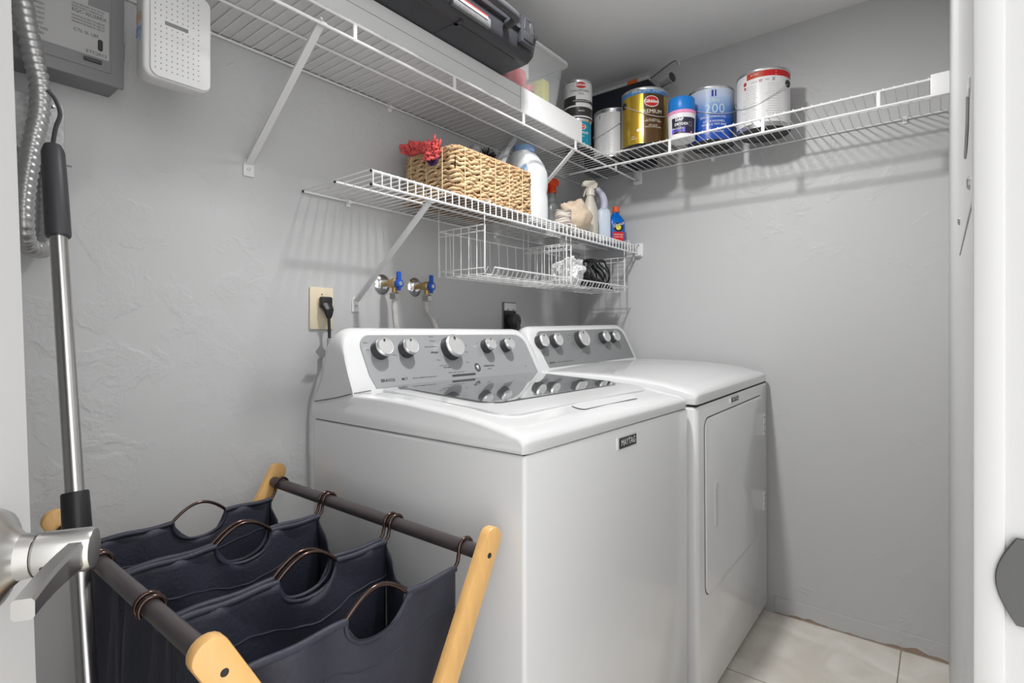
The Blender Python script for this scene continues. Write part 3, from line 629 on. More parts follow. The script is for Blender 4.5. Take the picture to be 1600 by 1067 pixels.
# even resample with ribs
L = [0]
for i in range(1, len(path)): L.append(L[-1]+(path[i]-path[i-1]).length)
tot = L[-1]; pitch = 0.0125; N = int(tot/pitch*4); pts = []; rs = []; j = 0
for i in range(N+1):
    d = tot*i/N
    while j < len(L)-2 and L[j+1] < d: j += 1
    f = (d-L[j])/max(1e-9, L[j+1]-L[j]); pts.append(path[j].lerp(path[j+1], f)); rs.append((0.0130, 0.0150, 0.0158, 0.0150)[i % 4])
o = MB().tube(pts, rs, 16).build('flexible_conduit', mat('conduit_steel', (0.50, 0.50, 0.50), 0.34, 0.75), ang=1.2); tag(o, 'ribbed flexible metal conduit looping down in front of the breaker panel', 'conduit')

# hanging dehumidifier
t = empty('dehumidifier', (-1.79, -0.17, 1.52), 'small white perforated plastic dehumidifier hanging under the upper shelf', 'dehumidifier')
xa, xb_ = -1.850, -1.733; yF = -0.200; yK = -0.158; za, zb_ = 1.528, 1.716
b = MB(); b.prism(rrect(xa, xb_, za, zb_, 0.018), lambda a, c, d: Vector((a, d, c)), yK, yF, bev=0.006, seg=3); body = b.build('housing', mat('dehumidifier_white', (0.72, 0.72, 0.715), 0.4), t)
b = MB(); b.prism(rrect(xa+0.010, xb_-0.002, za+0.003, zb_-0.003, 0.015), lambda a, c, d: Vector((a, d, c)), yF, yF-0.004, bev=0.0015, seg=2)
for i in range(9):
    for j in range(16):
        x = xa+0.018+i*0.0093; z = za+0.018+j*0.0100
        if abs(z-(za+0.108)) < 0.008 and 0.02 < x-xa < 0.09: continue
        b.patch(ell(x, z, 0.0011, 0.0014, 8), FP(yF-0.0043), 1)
b.prism(rrect(xa+0.034, xa+0.074, za+0.104, za+0.111, 0.001), lambda a, c, d: Vector((a, d, c)), yF-0.0035, yF-0.0046, 1)
b.build('perforated_front', [mat('dehumidifier_white', (1, 1, 1)), mat('vent_grey', (0.22, 0.22, 0.22), 0.6)], body)
b = MB(); SFc = lambda a, c: Vector((xa-0.0004, yF+0.024-a, za+c))
b.text('dry', 0.034, lambda a, c: SFc(c, 0.095-a*0.9) if False else SFc(a*0.7, 0.088+c*1.2), 0); b.text('eva', 0.032, lambda a, c: SFc(a*0.7, 0.115+c*1.2), 1)
b.build('logo', [mat('logo_blue', (0.10, 0.35, 0.75), 0.5), mat('logo_orange', (0.85, 0.45, 0.15), 0.5)], body)
b = MB(); b.tube([(-1.79, -0.178, 1.71), (-1.79, -0.178, 1.742), (-1.79, -0.168, 1.766), (-1.79, -0.154, 1.770), (-1.79, -0.146, 1.757)], 0.0018, 6); b.build('hook', STEEL, t)

# ================================================================== MOP / POLE
t = empty('steel_pole', (-1.98, -0.55, 0), 'tall brushed steel pole with black grips leaning past the laundry sorter', 'pole')
pt_ = lambda z: Vector((-1.983+0.001*z, -0.211-(1.359-z)*0.25, z))
b = MB(); b.tube([pt_(0.02), pt_(0.80)], 0.0130, 20); b.tube([pt_(0.80), pt_(1.22)], 0.0118, 20); b.build('tube', STEEL, t)
b = MB(); b.tube([pt_(1.203), pt_(1.206), pt_(1.29), pt_(1.345), pt_(1.356), pt_(1.359)], [0.0158, 0.0168, 0.0165, 0.0155, 0.012, 0.006], 18); b.build('grip', DARK, t)
b = MB(); b.tube([pt_(0.757), pt_(0.760), pt_(0.812), pt_(0.815)], [0.0165, 0.0178, 0.0172, 0.0160], 18); b.build('collar', BLACK, t)
b = MB(); q = pt_(1.357); b.tube(bez([q, q+Vector((0.004, 0.0, 0.03)), q+Vector((0.010, 0.002, 0.055)), q+Vector((0.004, 0.004, 0.078)), q+Vector((-0.006, 0.004, 0.09))], 6), 0.0032, 8); b.build('hanging_loop', DARK, t)
b = MB(); b.box(-2.035, -1.925, -0.585, -0.515, 0, 0.022, bev=0.008); b.build('foot', BLACK, t)

# ================================================================== LAUNDRY SORTER
RX = (-1.952, -1.562); RZ = 0.700; YR = (-0.115, -0.785)
t = empty('laundry_sorter_frame', (-1.757, -0.45, 0), 'bamboo and bronze laundry sorter frame standing left of the washer', 'laundry sorter')
for x in RX:
    e_ = 0.024 if x == RX[0] else 0.002; MB().tube([(x, YR[0]-e_, RZ), (x, YR[1]+e_+0.002, RZ)], 0.0118, 18).build('top_rail', RAILM, t)
def leg(xt, xbm, y):
    A_ = Vector((xt, y, RZ)); B_ = Vector((xbm, y, 0.03)); d = (A_-B_).normalized(); s_ = Vector((d.z, 0, -d.x)); Lg = (A_-B_).length; w_ = 0.0195; ext = 0.030
    out = [(-w_, -0.03), (w_, -0.03)]+[(w_*math.cos(a), Lg+ext+w_*0.9*math.sin(a)-0.004) for a in [PI*k/10 for k in range(11)]]
    b = MB(); b.prism(out, lambda a, c, dd: B_+s_*a+d*c+Vector((0, dd, 0)), -0.009, 0.009, bev=0.0035, seg=2); lg = b.build('leg', BAMBOO, t)
    MB().lathe([(0.0045, 0), (0.004, 0.0008), (0.0, 0.0008)], A_+Vector((0, -0.009, 0)), 14, axis=(0, -1, 0)).build('bolt', BLACK, lg)
leg(RX[1], RX[0]+0.02, YR[1]); leg(RX[0], RX[1]-0.02, YR[1]+0.022)
leg(RX[1], RX[0]+0.02, YR[0]); leg(RX[0], RX[1]-0.02, YR[0]-0.022)
for x in (RX[0]+0.04, RX[1]-0.04): MB().tube([(x, YR[0], 0.10), (x, YR[1], 0.10)], 0.010, 14).build('lower_rail', RAILM, t)
def bag(y0, y1, label, seed):
    """y0 nearer the wall, y1 nearer the viewer"""
    xa, xb2 = RX[0]+0.028, RX[1]-0.024; zt0 = RZ-0.026; zb0 = 0.13; xc = (xa+xb2)/2+0.018; aw = 0.050
    t = empty('laundry_bag', ((xa+xb2)/2, (y0+y1)/2, zb0), label, 'laundry bag', 'navy bags hanging in the laundry sorter')
    def dip(x, w_=aw):
        q = (x-xc)/w_; return 0.041*(1-abs(q)**2.6) if abs(q) < 1 else 0
    b = MB(); hems = []
    def disp(x, z, yy, sg):
        dpt = zt0-z; e = max(0, min(1, (x-xa)/0.03, (xb2-x)/0.03)); amp = 0.010*min(1, dpt/0.18)
        yo = amp*(noise.noise(Vector((x*9+seed*7, z*4, yy*3)))*1.5)+0.0045*math.sin(x*75+seed*2+sg)*math.exp(-dpt*14)+0.005*math.sin(x*47+seed)*min(1, dpt/0.08)*math.exp(-abs(x-xb2)*10)+0.007*math.sin(x*58+seed+z*3)*min(1, dpt/0.08)*math.exp(-abs(x-xa)*9)+0.003*math.sin(x*33+z*22+seed)*min(1, dpt/0.1)
        return e*(yo-sg*0.010*math.sin(min(1, dpt/0.5)*PI))
    def top(x): return zt0-0.002-dip(x)+0.0015*math.sin(x*60+seed)
    for yy, sg in ((y0, 1), (y1, -1)):
        xs = sorted(set([xa+(xb2-xa)*k/40 for k in range(41)]+[xc-aw, xc+aw, xc-aw*0.98, xc+aw*0.98, xc-aw*0.9, xc+aw*0.9]))
        nz_ = 22
        def P_(i, j):
            x = xs[i]; tp = top(x); f = j/nz_; z = tp+(zb0-tp)*f**1.2
            dpt = zt0-z; xo = 0.004*math.sin(z*30+seed)*min(1, dpt/0.1)*max(0, min(1, (x-xa)/0.03, (xb2-x)/0.03))
            return (x+xo, yy+disp(x, z, yy, sg), z)
        nx = len(xs)-1
        vs = [P_(i, j) for j in range(nz_+1) for i in range(nx+1)]
        fs = [[j*(nx+1)+i, j*(nx+1)+i+1, (j+1)*(nx+1)+i+1, (j+1)*(nx+1)+i] for j in range(nz_) for i in range(nx)]
        b.add(vs, fs)
        # rolled hem round the rod and rim binding of the cut-out
        hem = [(x, yy, top(x)) for x in xs if x <= xc-aw+1e-6]; b.tube(hem, 0.0044, 8)
        hem = [(x, yy, top(x)) for x in xs if x >= xc+aw-1e-6]; b.tube(hem, 0.0044, 8)
        b.tube([(xc+aw*math.cos(a), yy-sg*0.001, zt0-0.002-0.041*abs(math.sin(a))**(1/1.3)) for a in [PI+PI*k/16 for k in range(17)]], 0.0026, 6)
        st = []
        for k in range(31):
            x = xa+(xb2-xa)*k/30; z = zt0-0.062-0.022*math.exp(-((x-xc)/0.06)**2)+0.001*math.sin(k*1.7)
            st.append((x, yy+disp(x, z, yy, sg)-sg*0.0003, z))
        b2 = MB(); b2.tube(st, 0.0020, 6); hems.append(b2)
    for xx, sg in ((xa, 1), (xb2, -1)):
        def S_(u, v):
            y = y0+(y1-y0)*u; sag = 0.055*math.sin(PI*u)**0.8+0.0
            tp = zt0-0.002-sag; z = tp+(zb0-tp)*v
            return (xx+sg*(0.016*math.sin(PI*u)*(1-v*0.5)+0.004*math.sin(u*17+seed+v*6)), y, z)
        b.grid(S_, 14, 18)
    b.grid(lambda u, v: (xa+(xb2-xa)*u, y0+(y1-y0)*v, zb0-0.004*math.sin(u*PI)), 6, 4)
    body = b.build('bag_body', CLOTH, t, ang=1.2, solid=0.0016)
    for b2 in hems: b2.build('hem_stitching', HEM, body)
    for yy in (y0, y1):
        pts = []
        def hook(x, s_):   # wire bent over the rail
            return [(x+0.0148*math.cos(a)*s_, yy, RZ+0.0148*math.sin(a)) for a in [math.radians(q) for q in (-40, 0, 45, 90, 135, 180)]][::-1]
        hk1 = [(RX[0]+0.0155*math.cos(math.radians(q)), yy, RZ+0.0155*math.sin(math.radians(q))) for q in (205, 185, 165, 145, 125, 105, 85, 65, 45, 25, 5, -15)]
        hk2 = [(RX[1]+0.0155*math.cos(math.radians(q)), yy, RZ+0.0155*math.sin(math.radians(q))) for q in (195, 175, 155, 135, 115, 95, 75, 55, 35, 15, -5, -25)]
        arch = [(xc+(aw+0.003)*u, yy, zt0-0.002+0.030*math.cos(u*PI/2)**0.9) for u in [-1+2*k/14 for k in range(15)]]
        allp = hk1+[(xa-0.008, yy, zt0+0.008), (xa+0.002, yy, zt0-0.001), (xa+0.02, yy, zt0-0.002), (xc-aw-0.02, yy, zt0-0.002)]+arch+[(xc+aw+0.02, yy, zt0-0.002), (xb2-0.02, yy, zt0-0.002), (xb2-0.002, yy, zt0-0.001), (xb2+0.006, yy, zt0+0.008)]+hk2
        MB().tube(allp, 0.0031, 8).build('wire_hanger', HOOKM, t, ang=1.2)
bag(-0.158, -0.338, 'navy fabric bag nearest the wall in the laundry sorter', 1)
bag(-0.352, -0.552, 'middle navy fabric bag in the laundry sorter', 2)
bag(-0.567, -0.742, 'front navy fabric bag nearest the viewer in the laundry sorter', 3)

# ================================================================== CANS
VIEW = Vector((-2.20, -1.349, 0))
def cang(x, y): return math.atan2(VIEW.y-y, VIEW.x-x)
def cylmap(cx, cy, r, a0, z0): return lambda a, c: Vector((cx+(r+0.0006)*math.cos(a0+a/r), cy+(r+0.0006)*math.sin(a0+a/r), z0+c))
ZS = ZU+0.0018
def pail(name, x, y, r, h, label, bodymats, mf, z=ZS, prints=None, bail=None, rim=TIN, cat='paint can', bottom_h=0.006, lid_h=0.008, lid_mat=None, n=48, extra_rows=None, taper=0.0, lugmat=None):
    t = empty(name, (x, y, z), label, cat)
    hs = [0.0, 0.002, bottom_h]+(extra_rows or [h*0.2*k for k in range(1, 5)])+[h-lid_h-0.002]
    hs = sorted(set(hs)); prof = [(0, 0.002), (r-0.006, 0.002), (r-0.005, 0.0)]+[((r+0.001 if hh < bottom_h else r)*(1-taper*(1-hh/h)), hh) for hh in hs]
    b = MB(); b.lathe(prof, (x, y, z), n, mf=lambda a, hh, i: (len(bodymats)-1 if i < 3 else mf(a, hh)))
    if prints: prints(b, cylmap, cang(x, y), z)
    bd = b.build('can_body', bodymats, t, ang=0.5)
    b = MB(); b.lathe([(r*0.999, h-lid_h-0.002), (r+0.0012, h-lid_h), (r+0.0018, h-0.003), (r+0.0008, h), (r-0.003, h), (r-0.006, h-0.006), (0, h-0.006)], (x, y, z), n)
    b.build('lid', lid_mat or rim, t)
    if bail:
        a0, zl, drop = bail; b = MB(); rr = r+0.004
        pts = [(x+rr*math.cos(a0+q), y+rr*math.sin(a0+q), z+zl-drop*math.cos(q*0.98)**1.2 if abs(q) < PI/2 else z+zl) for q in [-PI/2*1.0+PI*k/24 for k in range(25)]]
        pts = [(p[0], p[1], p[2] if isinstance(p[2], float) else z+zl) for p in pts]
        b.tube(pts, 0.0013, 6); b.build('bail_handle', mat('bail_wire', (0.62, 0.62, 0.62), 0.35, 0.3), t)
        for sg in (-1, 1):
            aa = a0+sg*PI/2; d = Vector((math.cos(aa), math.sin(aa), 0))
            MB().lathe([(0.013, -0.003), (0.013, 0.002), (0.009, 0.005), (0, 0.0055)], Vector((x, y, z+zl))+d*r, 16, axis=d).build('ear', lugmat or BLACK, t)
    return t
def M_(name, col, rough=0.3, **k): return mat(name, col, rough, **k)
LBL = M_('white_label', (0.78, 0.78, 0.78), 0.35); BOT = M_('can_bottom_shade', (0.05, 0.05, 0.05), 0.6)  # BOT: shade on the can undersides put into the colour
# gold gallon
gx, gy, gr = -0.240, -0.443, 0.086
ca = cang(gx, gy)
def nrm(a): return (a+PI) % (2*PI)-PI
GOLD = mat('gold_can', (0.72, 0.47, 0.06), 0.26, 0.75); BRN = mat('bronze_label', (0.10, 0.055, 0.02), 0.3, 0.4); BLU = mat('lid_band_blue', (0.05, 0.22, 0.50), 0.35)
def mf(a, h):
    q = nrm(a-ca)
    if h > 0.186: return 2
    if 0.02 < q < 0.95: return 1
    if q < -1.05: return 3
    return 0
def pr(b, cm, a0, z):
    f = cm(gx, gy, gr, a0, z)
    b.patch(ell(0.028, 0.155, 0.029, 0.021), f, 4, rings=2); 
    g = cm(gx, gy, gr+0.0004, a0, z); b.patch(ell(0.028, 0.155, 0.0265, 0.0185), g, 5, rings=2)
    g2 = cm(gx, gy, gr+0.0008, a0, z); b.text('Glidden', 0.017, lambda a, c: g2(a+0.028, c+0.155), 4, off=0.0004); b.text('Glidden', 0.017, lambda a, c: g2(a+0.0287, c+0.1546), 6, off=0.0001)
    b.text('PREMIUM', 0.021, lambda a, c: g(a+0.028, c+0.117), 6, xs=1.0)
    b.patch(rrect(0.006, 0.060, 0.078, 0.090, 0.001), f, 3, rings=1)
    for i, s_ in enumerate(['100% ACRYLIC', 'INTERIOR PAINT + PRIMER']): b.text(s_, 0.006, lambda a, c: g(a+0.033, c+0.087-i*0.006), 6)
    for i, s_ in enumerate(['SEMI-GLOSS', 'WHITE & PASTEL BASE']): b.text(s_, 0.0065, lambda a, c: g(a+0.034, c+0.066-i*0.007), 6)
    b.patch(ell(-0.020, 0.050, 0.008, 0.006), f, 6); b.text('3.78 L', 0.006, lambda a, c: g(a-0.042, c+0.028), 6); b.text('1 GALLON', 0.006, lambda a, c: g(a-0.040, c+0.020), 6)
    b.text('INTERIOR     SATIN     INTERIOR', 0.008, lambda a, c: g(a+0.01, c+0.194), 6)
pail('paint_can', gx, gy, gr, 0.210, 'gold gallon paint can with blue top band and red oval logo', [GOLD, BRN, BLU, mat('grey_brown_label', (0.30, 0.22, 0.14), 0.4, 0.4), WINK, RED, mat('cream_ink', (0.80, 0.76, 0.62), 0.5), BOT], mf, prints=pr, bail=(ca+0.55, 0.158, 0.060), extra_rows=[0.05, 0.1, 0.15, 0.186])
# silver can
sx_, sy_, sr = -0.190, -0.278, 0.075; ca2 = cang(sx_, sy_)
def mf2(a, h):
    q = nrm(a-ca2)
    if h < 0.012 or h > 0.180: return 1
    if 0.37 < q < 0.45: return 2
    if 0.45 < q: return 1
    return 0
def pr2(b, cm, a0, z):
    g = cm(sx_, sy_, sr, a0, z); random.seed(3)
    for k in range(18):
        b.text(random.choice(['SURFACE PREPARATION: clean and dry', 'apply with brush or roller to walls', 'WARNING use in ventilated area only', 'recoat after four hours drying time']), 0.0048, lambda a, c: g(a-0.022, c+0.030+k*0.0085), 3, xs=0.6)
    b.text('W', 0.03, lambda a, c: g(a-0.055, c+0.165), 4, xs=0.3)
pail('paint_can', sx_, sy_, sr, 0.196, 'dented silver and white paint can between the gold can and the teal can', [LBL, TIN, mat('stripe_blue', (0.03, 0.10, 0.55), 0.4), mat('fine_print', (0.33, 0.33, 0.33), 0.6), DARK, BOT], mf2, prints=pr2, bail=(ca2-0.85, 0.150, 0.062), extra_rows=[0.012, 0.06, 0.12, 0.180], lugmat=DARK)
# teal quart, black-white quart above it
qx, qy, qr = -0.392, -0.236, 0.050; ca3 = cang(qx, qy)
def mft(a, h): return 1 if 0.010 < h < 0.098 and nrm(a-ca3) > -0.2 else 0
def prt(b, cm, a0, z):
    f = cm(qx, qy, qr, a0, z); g = cm(qx, qy, qr+0.0004, a0, z); g2 = cm(qx, qy, qr+0.0007, a0, z)
    b.patch(ell(0.016, 0.078, 0.016, 0.011), f, 2); b.patch(ell(0.016, 0.078, 0.014, 0.0092), g, 3); b.text('Glidden', 0.010, lambda a, c: g2(a+0.016, c+0.078), 2)
    b.text('PREMIUM', 0.0135, lambda a, c: g(a+0.016, c+0.055), 2); b.text('eggshell', 0.006, lambda a, c: g(a+0.016, c+0.042), 2)
pail('paint_can', qx, qy, qr, 0.112, 'small teal paint can at the end of the white carton, beneath another can', [TIN, mat('teal_label', (0.0, 0.24, 0.36), 0.35), WINK, RED, BOT], mft, prints=prt, extra_rows=[0.01, 0.05, 0.098])
kx, ky, kr = -0.392, -0.236, 0.055
def mfk(a, h):
    q = nrm(a-ca3)
    if 0.006 < h < 0.040: return 1
    if 0.046 < h < 0.082 and q < -0.15: return 1
    if 0.056 < h < 0.068: return 2
    return 0
def prk(b, cm, a0, z):
    f = cm(kx, ky, kr, a0, z); g = cm(kx, ky, kr+0.0004, a0, z); g2 = cm(kx, ky, kr+0.0008, a0, z)
    b.patch(ell(0.012, 0.122, 0.021, 0.012), f, 3, rings=2); b.text('KRYLON', 0.011, lambda a, c: g2(a+0.012, c+0.122), 4, off=0.0004)
    b.text('CHALKBOARD', 0.0115, lambda a, c: g(a+0.008, c+0.101), 2); b.text('Paint', 0.0105, lambda a, c: g(a+0.012, c+0.089), 2); b.text('WRITE & ERASE SURFACE', 0.006, lambda a, c: g(a+0.014, c+0.062), 4); b.text('BLACK', 0.008, lambda a, c: g(a+0.014, c+0.024), 4)
ZK = ZS+0.1125
pail('paint_can', kx, ky, kr, 0.145, 'small white and black paint can stacked on the teal can', [M_('white_label2', (0.68, 0.68, 0.67), 0.35), mat('black_label', (0.035, 0.033, 0.033), 0.35), DARK, RED, WINK, BOT], mfk, z=ZK, prints=prk, extra_rows=[0.006, 0.040, 0.046, 0.056, 0.068, 0.082, 0.11])
# spackling tub and blue tub on it
tx, ty, tr = -0.250, -0.596, 0.050; ca4 = cang(tx, ty)
def mfs(a, h): return 1 if 0.012 < h < 0.070 and abs(nrm(a-ca4)-0.2) < 1.0 else 0
def prs(b, cm, a0, z):
    g = cm(tx, ty, tr*0.97, a0, z); g1 = cm(tx, ty, tr*0.97+0.0004, a0, z)
    b.patch([(-0.036, 0.036), (0.012, 0.036), (0.012, 0.014), (-0.036, 0.014)], g, 2); b.patch([(-0.036, 0.020), (0.04, 0.020), (0.04, 0.012), (-0.036, 0.012)], g, 3)
    b.text('DAP', 0.015, lambda a, c: g1(a-0.008, c+0.062), 4, off=0.0005); b.text('DRYDEX', 0.013, lambda a, c: g1(a-0.001, c+0.045), 4, off=0.0003, xs=0.95); b.text('SPACKLING', 0.008, lambda a, c: g1(a-0.014, c+0.030), 4)
    b.patch(ell(0.032, 0.045, 0.007, 0.010, 14), g1, 5); b.patch(ell(0.032, 0.045, 0.004, 0.007, 14), cylmap(tx, ty, tr*0.97+0.0006, a0, z), 1)
sp_ = pail('spackling_tub', tx, ty, tr, 0.098, 'small white spackling tub with pink-edged lid beside the gold can', [WHITEP, mat('dark_label', (0.03, 0.025, 0.05), 0.4), mat('label_violet', (0.12, 0.10, 0.60), 0.4), mat('label_pink', (0.75, 0.15, 0.40), 0.4), WINK, GINK, WHITEP], mfs, prints=prs, cat='tub', lid_mat=mat('pink_lid', (0.80, 0.30, 0.52), 0.4), extra_rows=[0.012, 0.04, 0.070], taper=0.06, lid_h=0.010)
b = MB(); b.lathe([(0.046, 0), (0.0475, 0.003), (0.0475, 0.046), (0.046, 0.050), (0.040, 0.051), (0, 0.051)], (tx, ty, ZS+0.0985), 40)
o = b.build('plastic_tub', mat('sky_blue_plastic', (0.01, 0.20, 0.62), 0.35)); tag(o, 'bright blue round plastic tub standing on the spackling tub', 'tub')
# blue 200 can
bx, by, br_ = -0.122, -0.661, 0.083; ca5 = cang(bx, by)
def prb(b, cm, a0, z):
    g = cm(bx, by, br_, a0, z); g1 = cm(bx, by, br_+0.0004, a0, z)
    b.text('200', 0.050, lambda a, c: g(a+0.014, c+0.110), 1, off=-0.0006); b.text('Ultra', 0.022, lambda a, c: g(a+0.012, c+0.142), 1, xs=0.8)
    b.patch([(0.002, 0.180), (0.009, 0.180), (0.009, 0.156), (0.002, 0.156)], g, 3); b.patch([(0.014, 0.180), (0.019, 0.180), (0.019, 0.156), (0.014, 0.156)], g, 3)
    b.text('ZERO-VOC INTERIOR LATEX', 0.009, lambda a, c: g(a+0.008, c+0.082), 2, xs=0.8); b.text('LATEX EGGSHELL', 0.010, lambda a, c: g(a+0.012, c+0.066), 2); b.text('WHITE & TINT BASE', 0.010, lambda a, c: g(a+0.012, c+0.054), 2); b.text('INTERIOR 1 GALLON', 0.010, lambda a, c: g(a+0.0, c+0.028), 2)
RB = ramp_z_material('blue_gradient_label', [(0.0, (0.01, 0.06, 0.38)), (0.38, (0.01, 0.09, 0.42)), (0.62, (0.16, 0.30, 0.60)), (0.85, (0.50, 0.60, 0.78)), (1.0, (0.62, 0.68, 0.80))], 0.3, 0, 0.19)
pail('paint_can', bx, by, br_, 0.198, 'blue and white gallon paint can with a large 200 on it', [RB, mat('pale_ink', (0.62, 0.74, 0.72), 0.4), WINK, mat('navy_ink', (0.03, 0.03, 0.30), 0.4), BOT], lambda a, h: 0, prints=prb, bail=(ca5+0.35, 0.140, 0.050))
# white can with red band
wx, wy, wr = -0.128, -0.848, 0.0875; ca6 = cang(wx, wy)
def mfw(a, h):
    q = nrm(a-ca6)
    if h > 0.172:
        if q > 0.05: return 1
        if -0.62 < q < -0.02: return 2
    if h < 0.016: return 3
    return 0
def prw(b, cm, a0, z):
    g = cm(wx, wy, wr, a0, z); random.seed(5)
    for col, x0 in ((0, -0.060), (1, 0.018)):
        for k in range(15): b.text(random.choice(['PREPARATION DE LA SURFACE: laver', 'Surfaces must be clean and dry', 'CAUTION: keep out of reach', 'Stir well before and during use', 'soap and water clean up only']), 0.0062, lambda a, c: g(a+x0+0.018, c+0.026+k*0.0085), 4, xs=0.55)
    b.text('X', 0.016, lambda a, c: g(a+0.034, c+0.160), 5, off=0.0003); b.text('INFO', 0.006, lambda a, c: g(a+0.014, c+0.160), 5); b.text('Y/', 0.013, lambda a, c: g(a-0.008, c+0.158), 1, off=0.0004); b.text('WARRANTY', 0.0045, lambda a, c: g(a-0.028, c+0.158), 5); b.patch(ell(-0.062, 0.162, 0.006, 0.007, 14), g, 1); b.patch(ell(-0.062, 0.146, 0.004, 0.005, 14), g, 1)
    g1 = cm(wx, wy, wr+0.0005, a0, z)
    b.patch([(0.041, 0.174), (0.0425, 0.174), (0.0425, 0.178), (0.041, 0.178)], g1, 6); b.patch([(0.041, 0.184), (0.0425, 0.184), (0.0425, 0.188), (0.041, 0.188)], g1, 6)
    b.text('2X TEXT', 0.007, lambda a, c: g1(a-0.028, c+0.184), 6)
pail('paint_can', wx, wy, wr, 0.203, 'white gallon paint can with red band at its top, rightmost of the cans', [LBL, RED, mat('orange_red_band', (0.50, 0.06, 0.03), 0.4), TIN, mat('pale_grey_print', (0.52, 0.52, 0.52), 0.6), GINK, WINK, BOT], mfw, prints=prw, bail=(ca6-0.50, 0.150, 0.075), extra_rows=[0.016, 0.06, 0.12, 0.172])

# black long box behind the cans with things on it
b = MB(); b.box(-0.108, -0.012, -0.40, -0.09, ZS, 2.104, bev=0.006); o = b.build('tool_box', mat('navy_black_plastic', (0.012, 0.014, 0.025), 0.5)); tag(o, 'tall dark navy box standing against the back wall behind the cans', 'box')
t = empty('caulking_tube', (-0.075, -0.24, 2.105), 'white tube with orange tip lying on the dark navy box', 'tube')
b = MB(); b.tube([(-0.085, -0.10, 2.1165), (-0.085, -0.30, 2.1165)], 0.011, 14); b.tube([(-0.085, -0.345, 2.1165), (-0.085, -0.395, 2.1165)], 0.011, 14); b.build('tube_body', mat('tube_print', (0.55, 0.56, 0.57), 0.4, var=0.4, vscale=120), t)
MB().tube([(-0.085, -0.30, 2.1165), (-0.085, -0.345, 2.1165)], 0.0125, 14).build('band', mat('orange_plastic', (0.72, 0.14, 0.02), 0.4), t)
t = empty('paint_roller_frame', (-0.05, -0.42, 2.105), 'metal roller frame whose wire handle sticks out past the dark box', 'paint roller')
b = MB(); b.tube(bez([(-0.045, -0.30, 2.115), (-0.06, -0.37, 2.120), (-0.085, -0.44, 2.130), (-0.11, -0.50, 2.137), (-0.115, -0.525, 2.134), (-0.105, -0.530, 2.120)], 6), 0.0036, 8); b.build('wire_frame', STEEL, t)
b = MB(); b.tube([(-0.045, -0.16, 2.1205), (-0.045, -0.30, 2.1205)], 0.014, 14); b.build('handle', mat('grey_handle', (0.35, 0.35, 0.36), 0.4), t)
b = MB(); b.lathe([(0.024, 0), (0.024, 0.05), (0.020, 0.05), (0.018, 0.002), (0, 0.002)], (-0.085, -0.452, 2.078), 20, axis=(-0.3, -1, 0.1)); b.build('roll_end', TIN)
o = C.objects[-1]; o.name = 'steel_ring'; tag(o, 'short grey metal tube leaning behind the gold can', 'tube')

# ================================================================== UPPER SHELF LOAD
t = empty('flat_carton', (-1.1, -0.15, ZS), 'long flat white carton lying along the upper shelf under the black case', 'box')
b = MB(); b.box(-1.79, -0.465, -0.297, -0.006, ZS, ZS+0.078, bev=0.0015, seg=1); b.build('carton_body', mat('white_card', (0.70, 0.70, 0.70), 0.6), t)
b = MB(); b.box(-1.79, -0.84, -0.2975, -0.2968, ZS+0.041, ZS+0.0420); b.box(-0.8405, -0.8395, -0.2975, -0.2968, ZS+0.001, ZS+0.077); b.build('flap_seam', GINK, t)
b = MB(); b.box(-0.838, -0.4655, -0.2985, -0.2969, ZS+0.001, ZS+0.0775, bev=0.0003, seg=1); o = b.build('end_sleeve', mat('bright_card', (0.85, 0.85, 0.85), 0.5), t)
ZB = ZS+0.079
t = empty('tool_case', (-1.24, -0.24, ZB), 'black hard plastic tool case overhanging the white carton', 'tool case')
CP = mat('case_black', (0.035, 0.036, 0.042), 0.42, bump=0.2, bscale=300)
poly = [(-0.415, ZB+0.016), (-0.395, ZB+0.002), (-0.375, ZB), (-0.08, ZB), (-0.06, ZB+0.01), (-0.05, ZB+0.05), (-0.06, ZB+0.105), (-0.08, ZB+0.118), (-0.39, ZB+0.118), (-0.418, ZB+0.105), (-0.425, ZB+0.062)]
CX0, CX1 = -1.60, -0.925
b = MB(); b.prism(poly, lambda a, c, d: Vector((d, a, c)), CX0, CX1, bev=0.010, seg=3)
body = b.build('case_shell', CP, t)
b = MB(); b.prism([(-0.412, ZB+0.055), (-0.433, ZB+0.057), (-0.433, ZB+0.069), (-0.412, ZB+0.071)], lambda a, c, d: Vector((d, a, c)), CX0+0.01, CX1-0.01, bev=0.002); b.build('closing_rim', CP, body)
for x in (-1.45, -0.985):
    b = MB(); b.box(x-0.028, x+0.028, -0.437, -0.418, ZB+0.022, ZB+0.10, bev=0.005); b.box(x-0.022, x+0.022, -0.441, -0.434, ZB+0.030, ZB+0.055, 0, bev=0.003)
    b.tube([(x-0.02, -0.4385, ZB+0.06), (x-0.015, -0.4385, ZB+0.092), (x+0.015, -0.4385, ZB+0.092), (x+0.02, -0.4385, ZB+0.06)], 0.0008, 5, 1); b.build('latch', [CP, TIN], t)
b = MB(); b.tube(bez([(-1.33, -0.43, ZB+0.045), (-1.325, -0.46, ZB+0.045), (-1.30, -0.472, ZB+0.045), (-1.20, -0.474, ZB+0.045), (-1.10, -0.472, ZB+0.045), (-1.075, -0.46, ZB+0.045), (-1.07, -0.43, ZB+0.045)], 5), 0.012, 12, flat=(1, 1)); b.build('handle', mat('handle_black', (0.05, 0.05, 0.055), 0.35), t)
b = MB(); b.box(-1.27, -1.13, -0.425, -0.412, ZB+0.008, ZB+0.034, 0, bev=0.004); b.box(-1.255, -1.145, -0.4275, -0.423, ZB+0.024, ZB+0.031, 1, bev=0.001); b.box(-1.255, -1.145, -0.4270, -0.423, ZB+0.031, ZB+0.035, 2, bev=0.0005, seg=1)
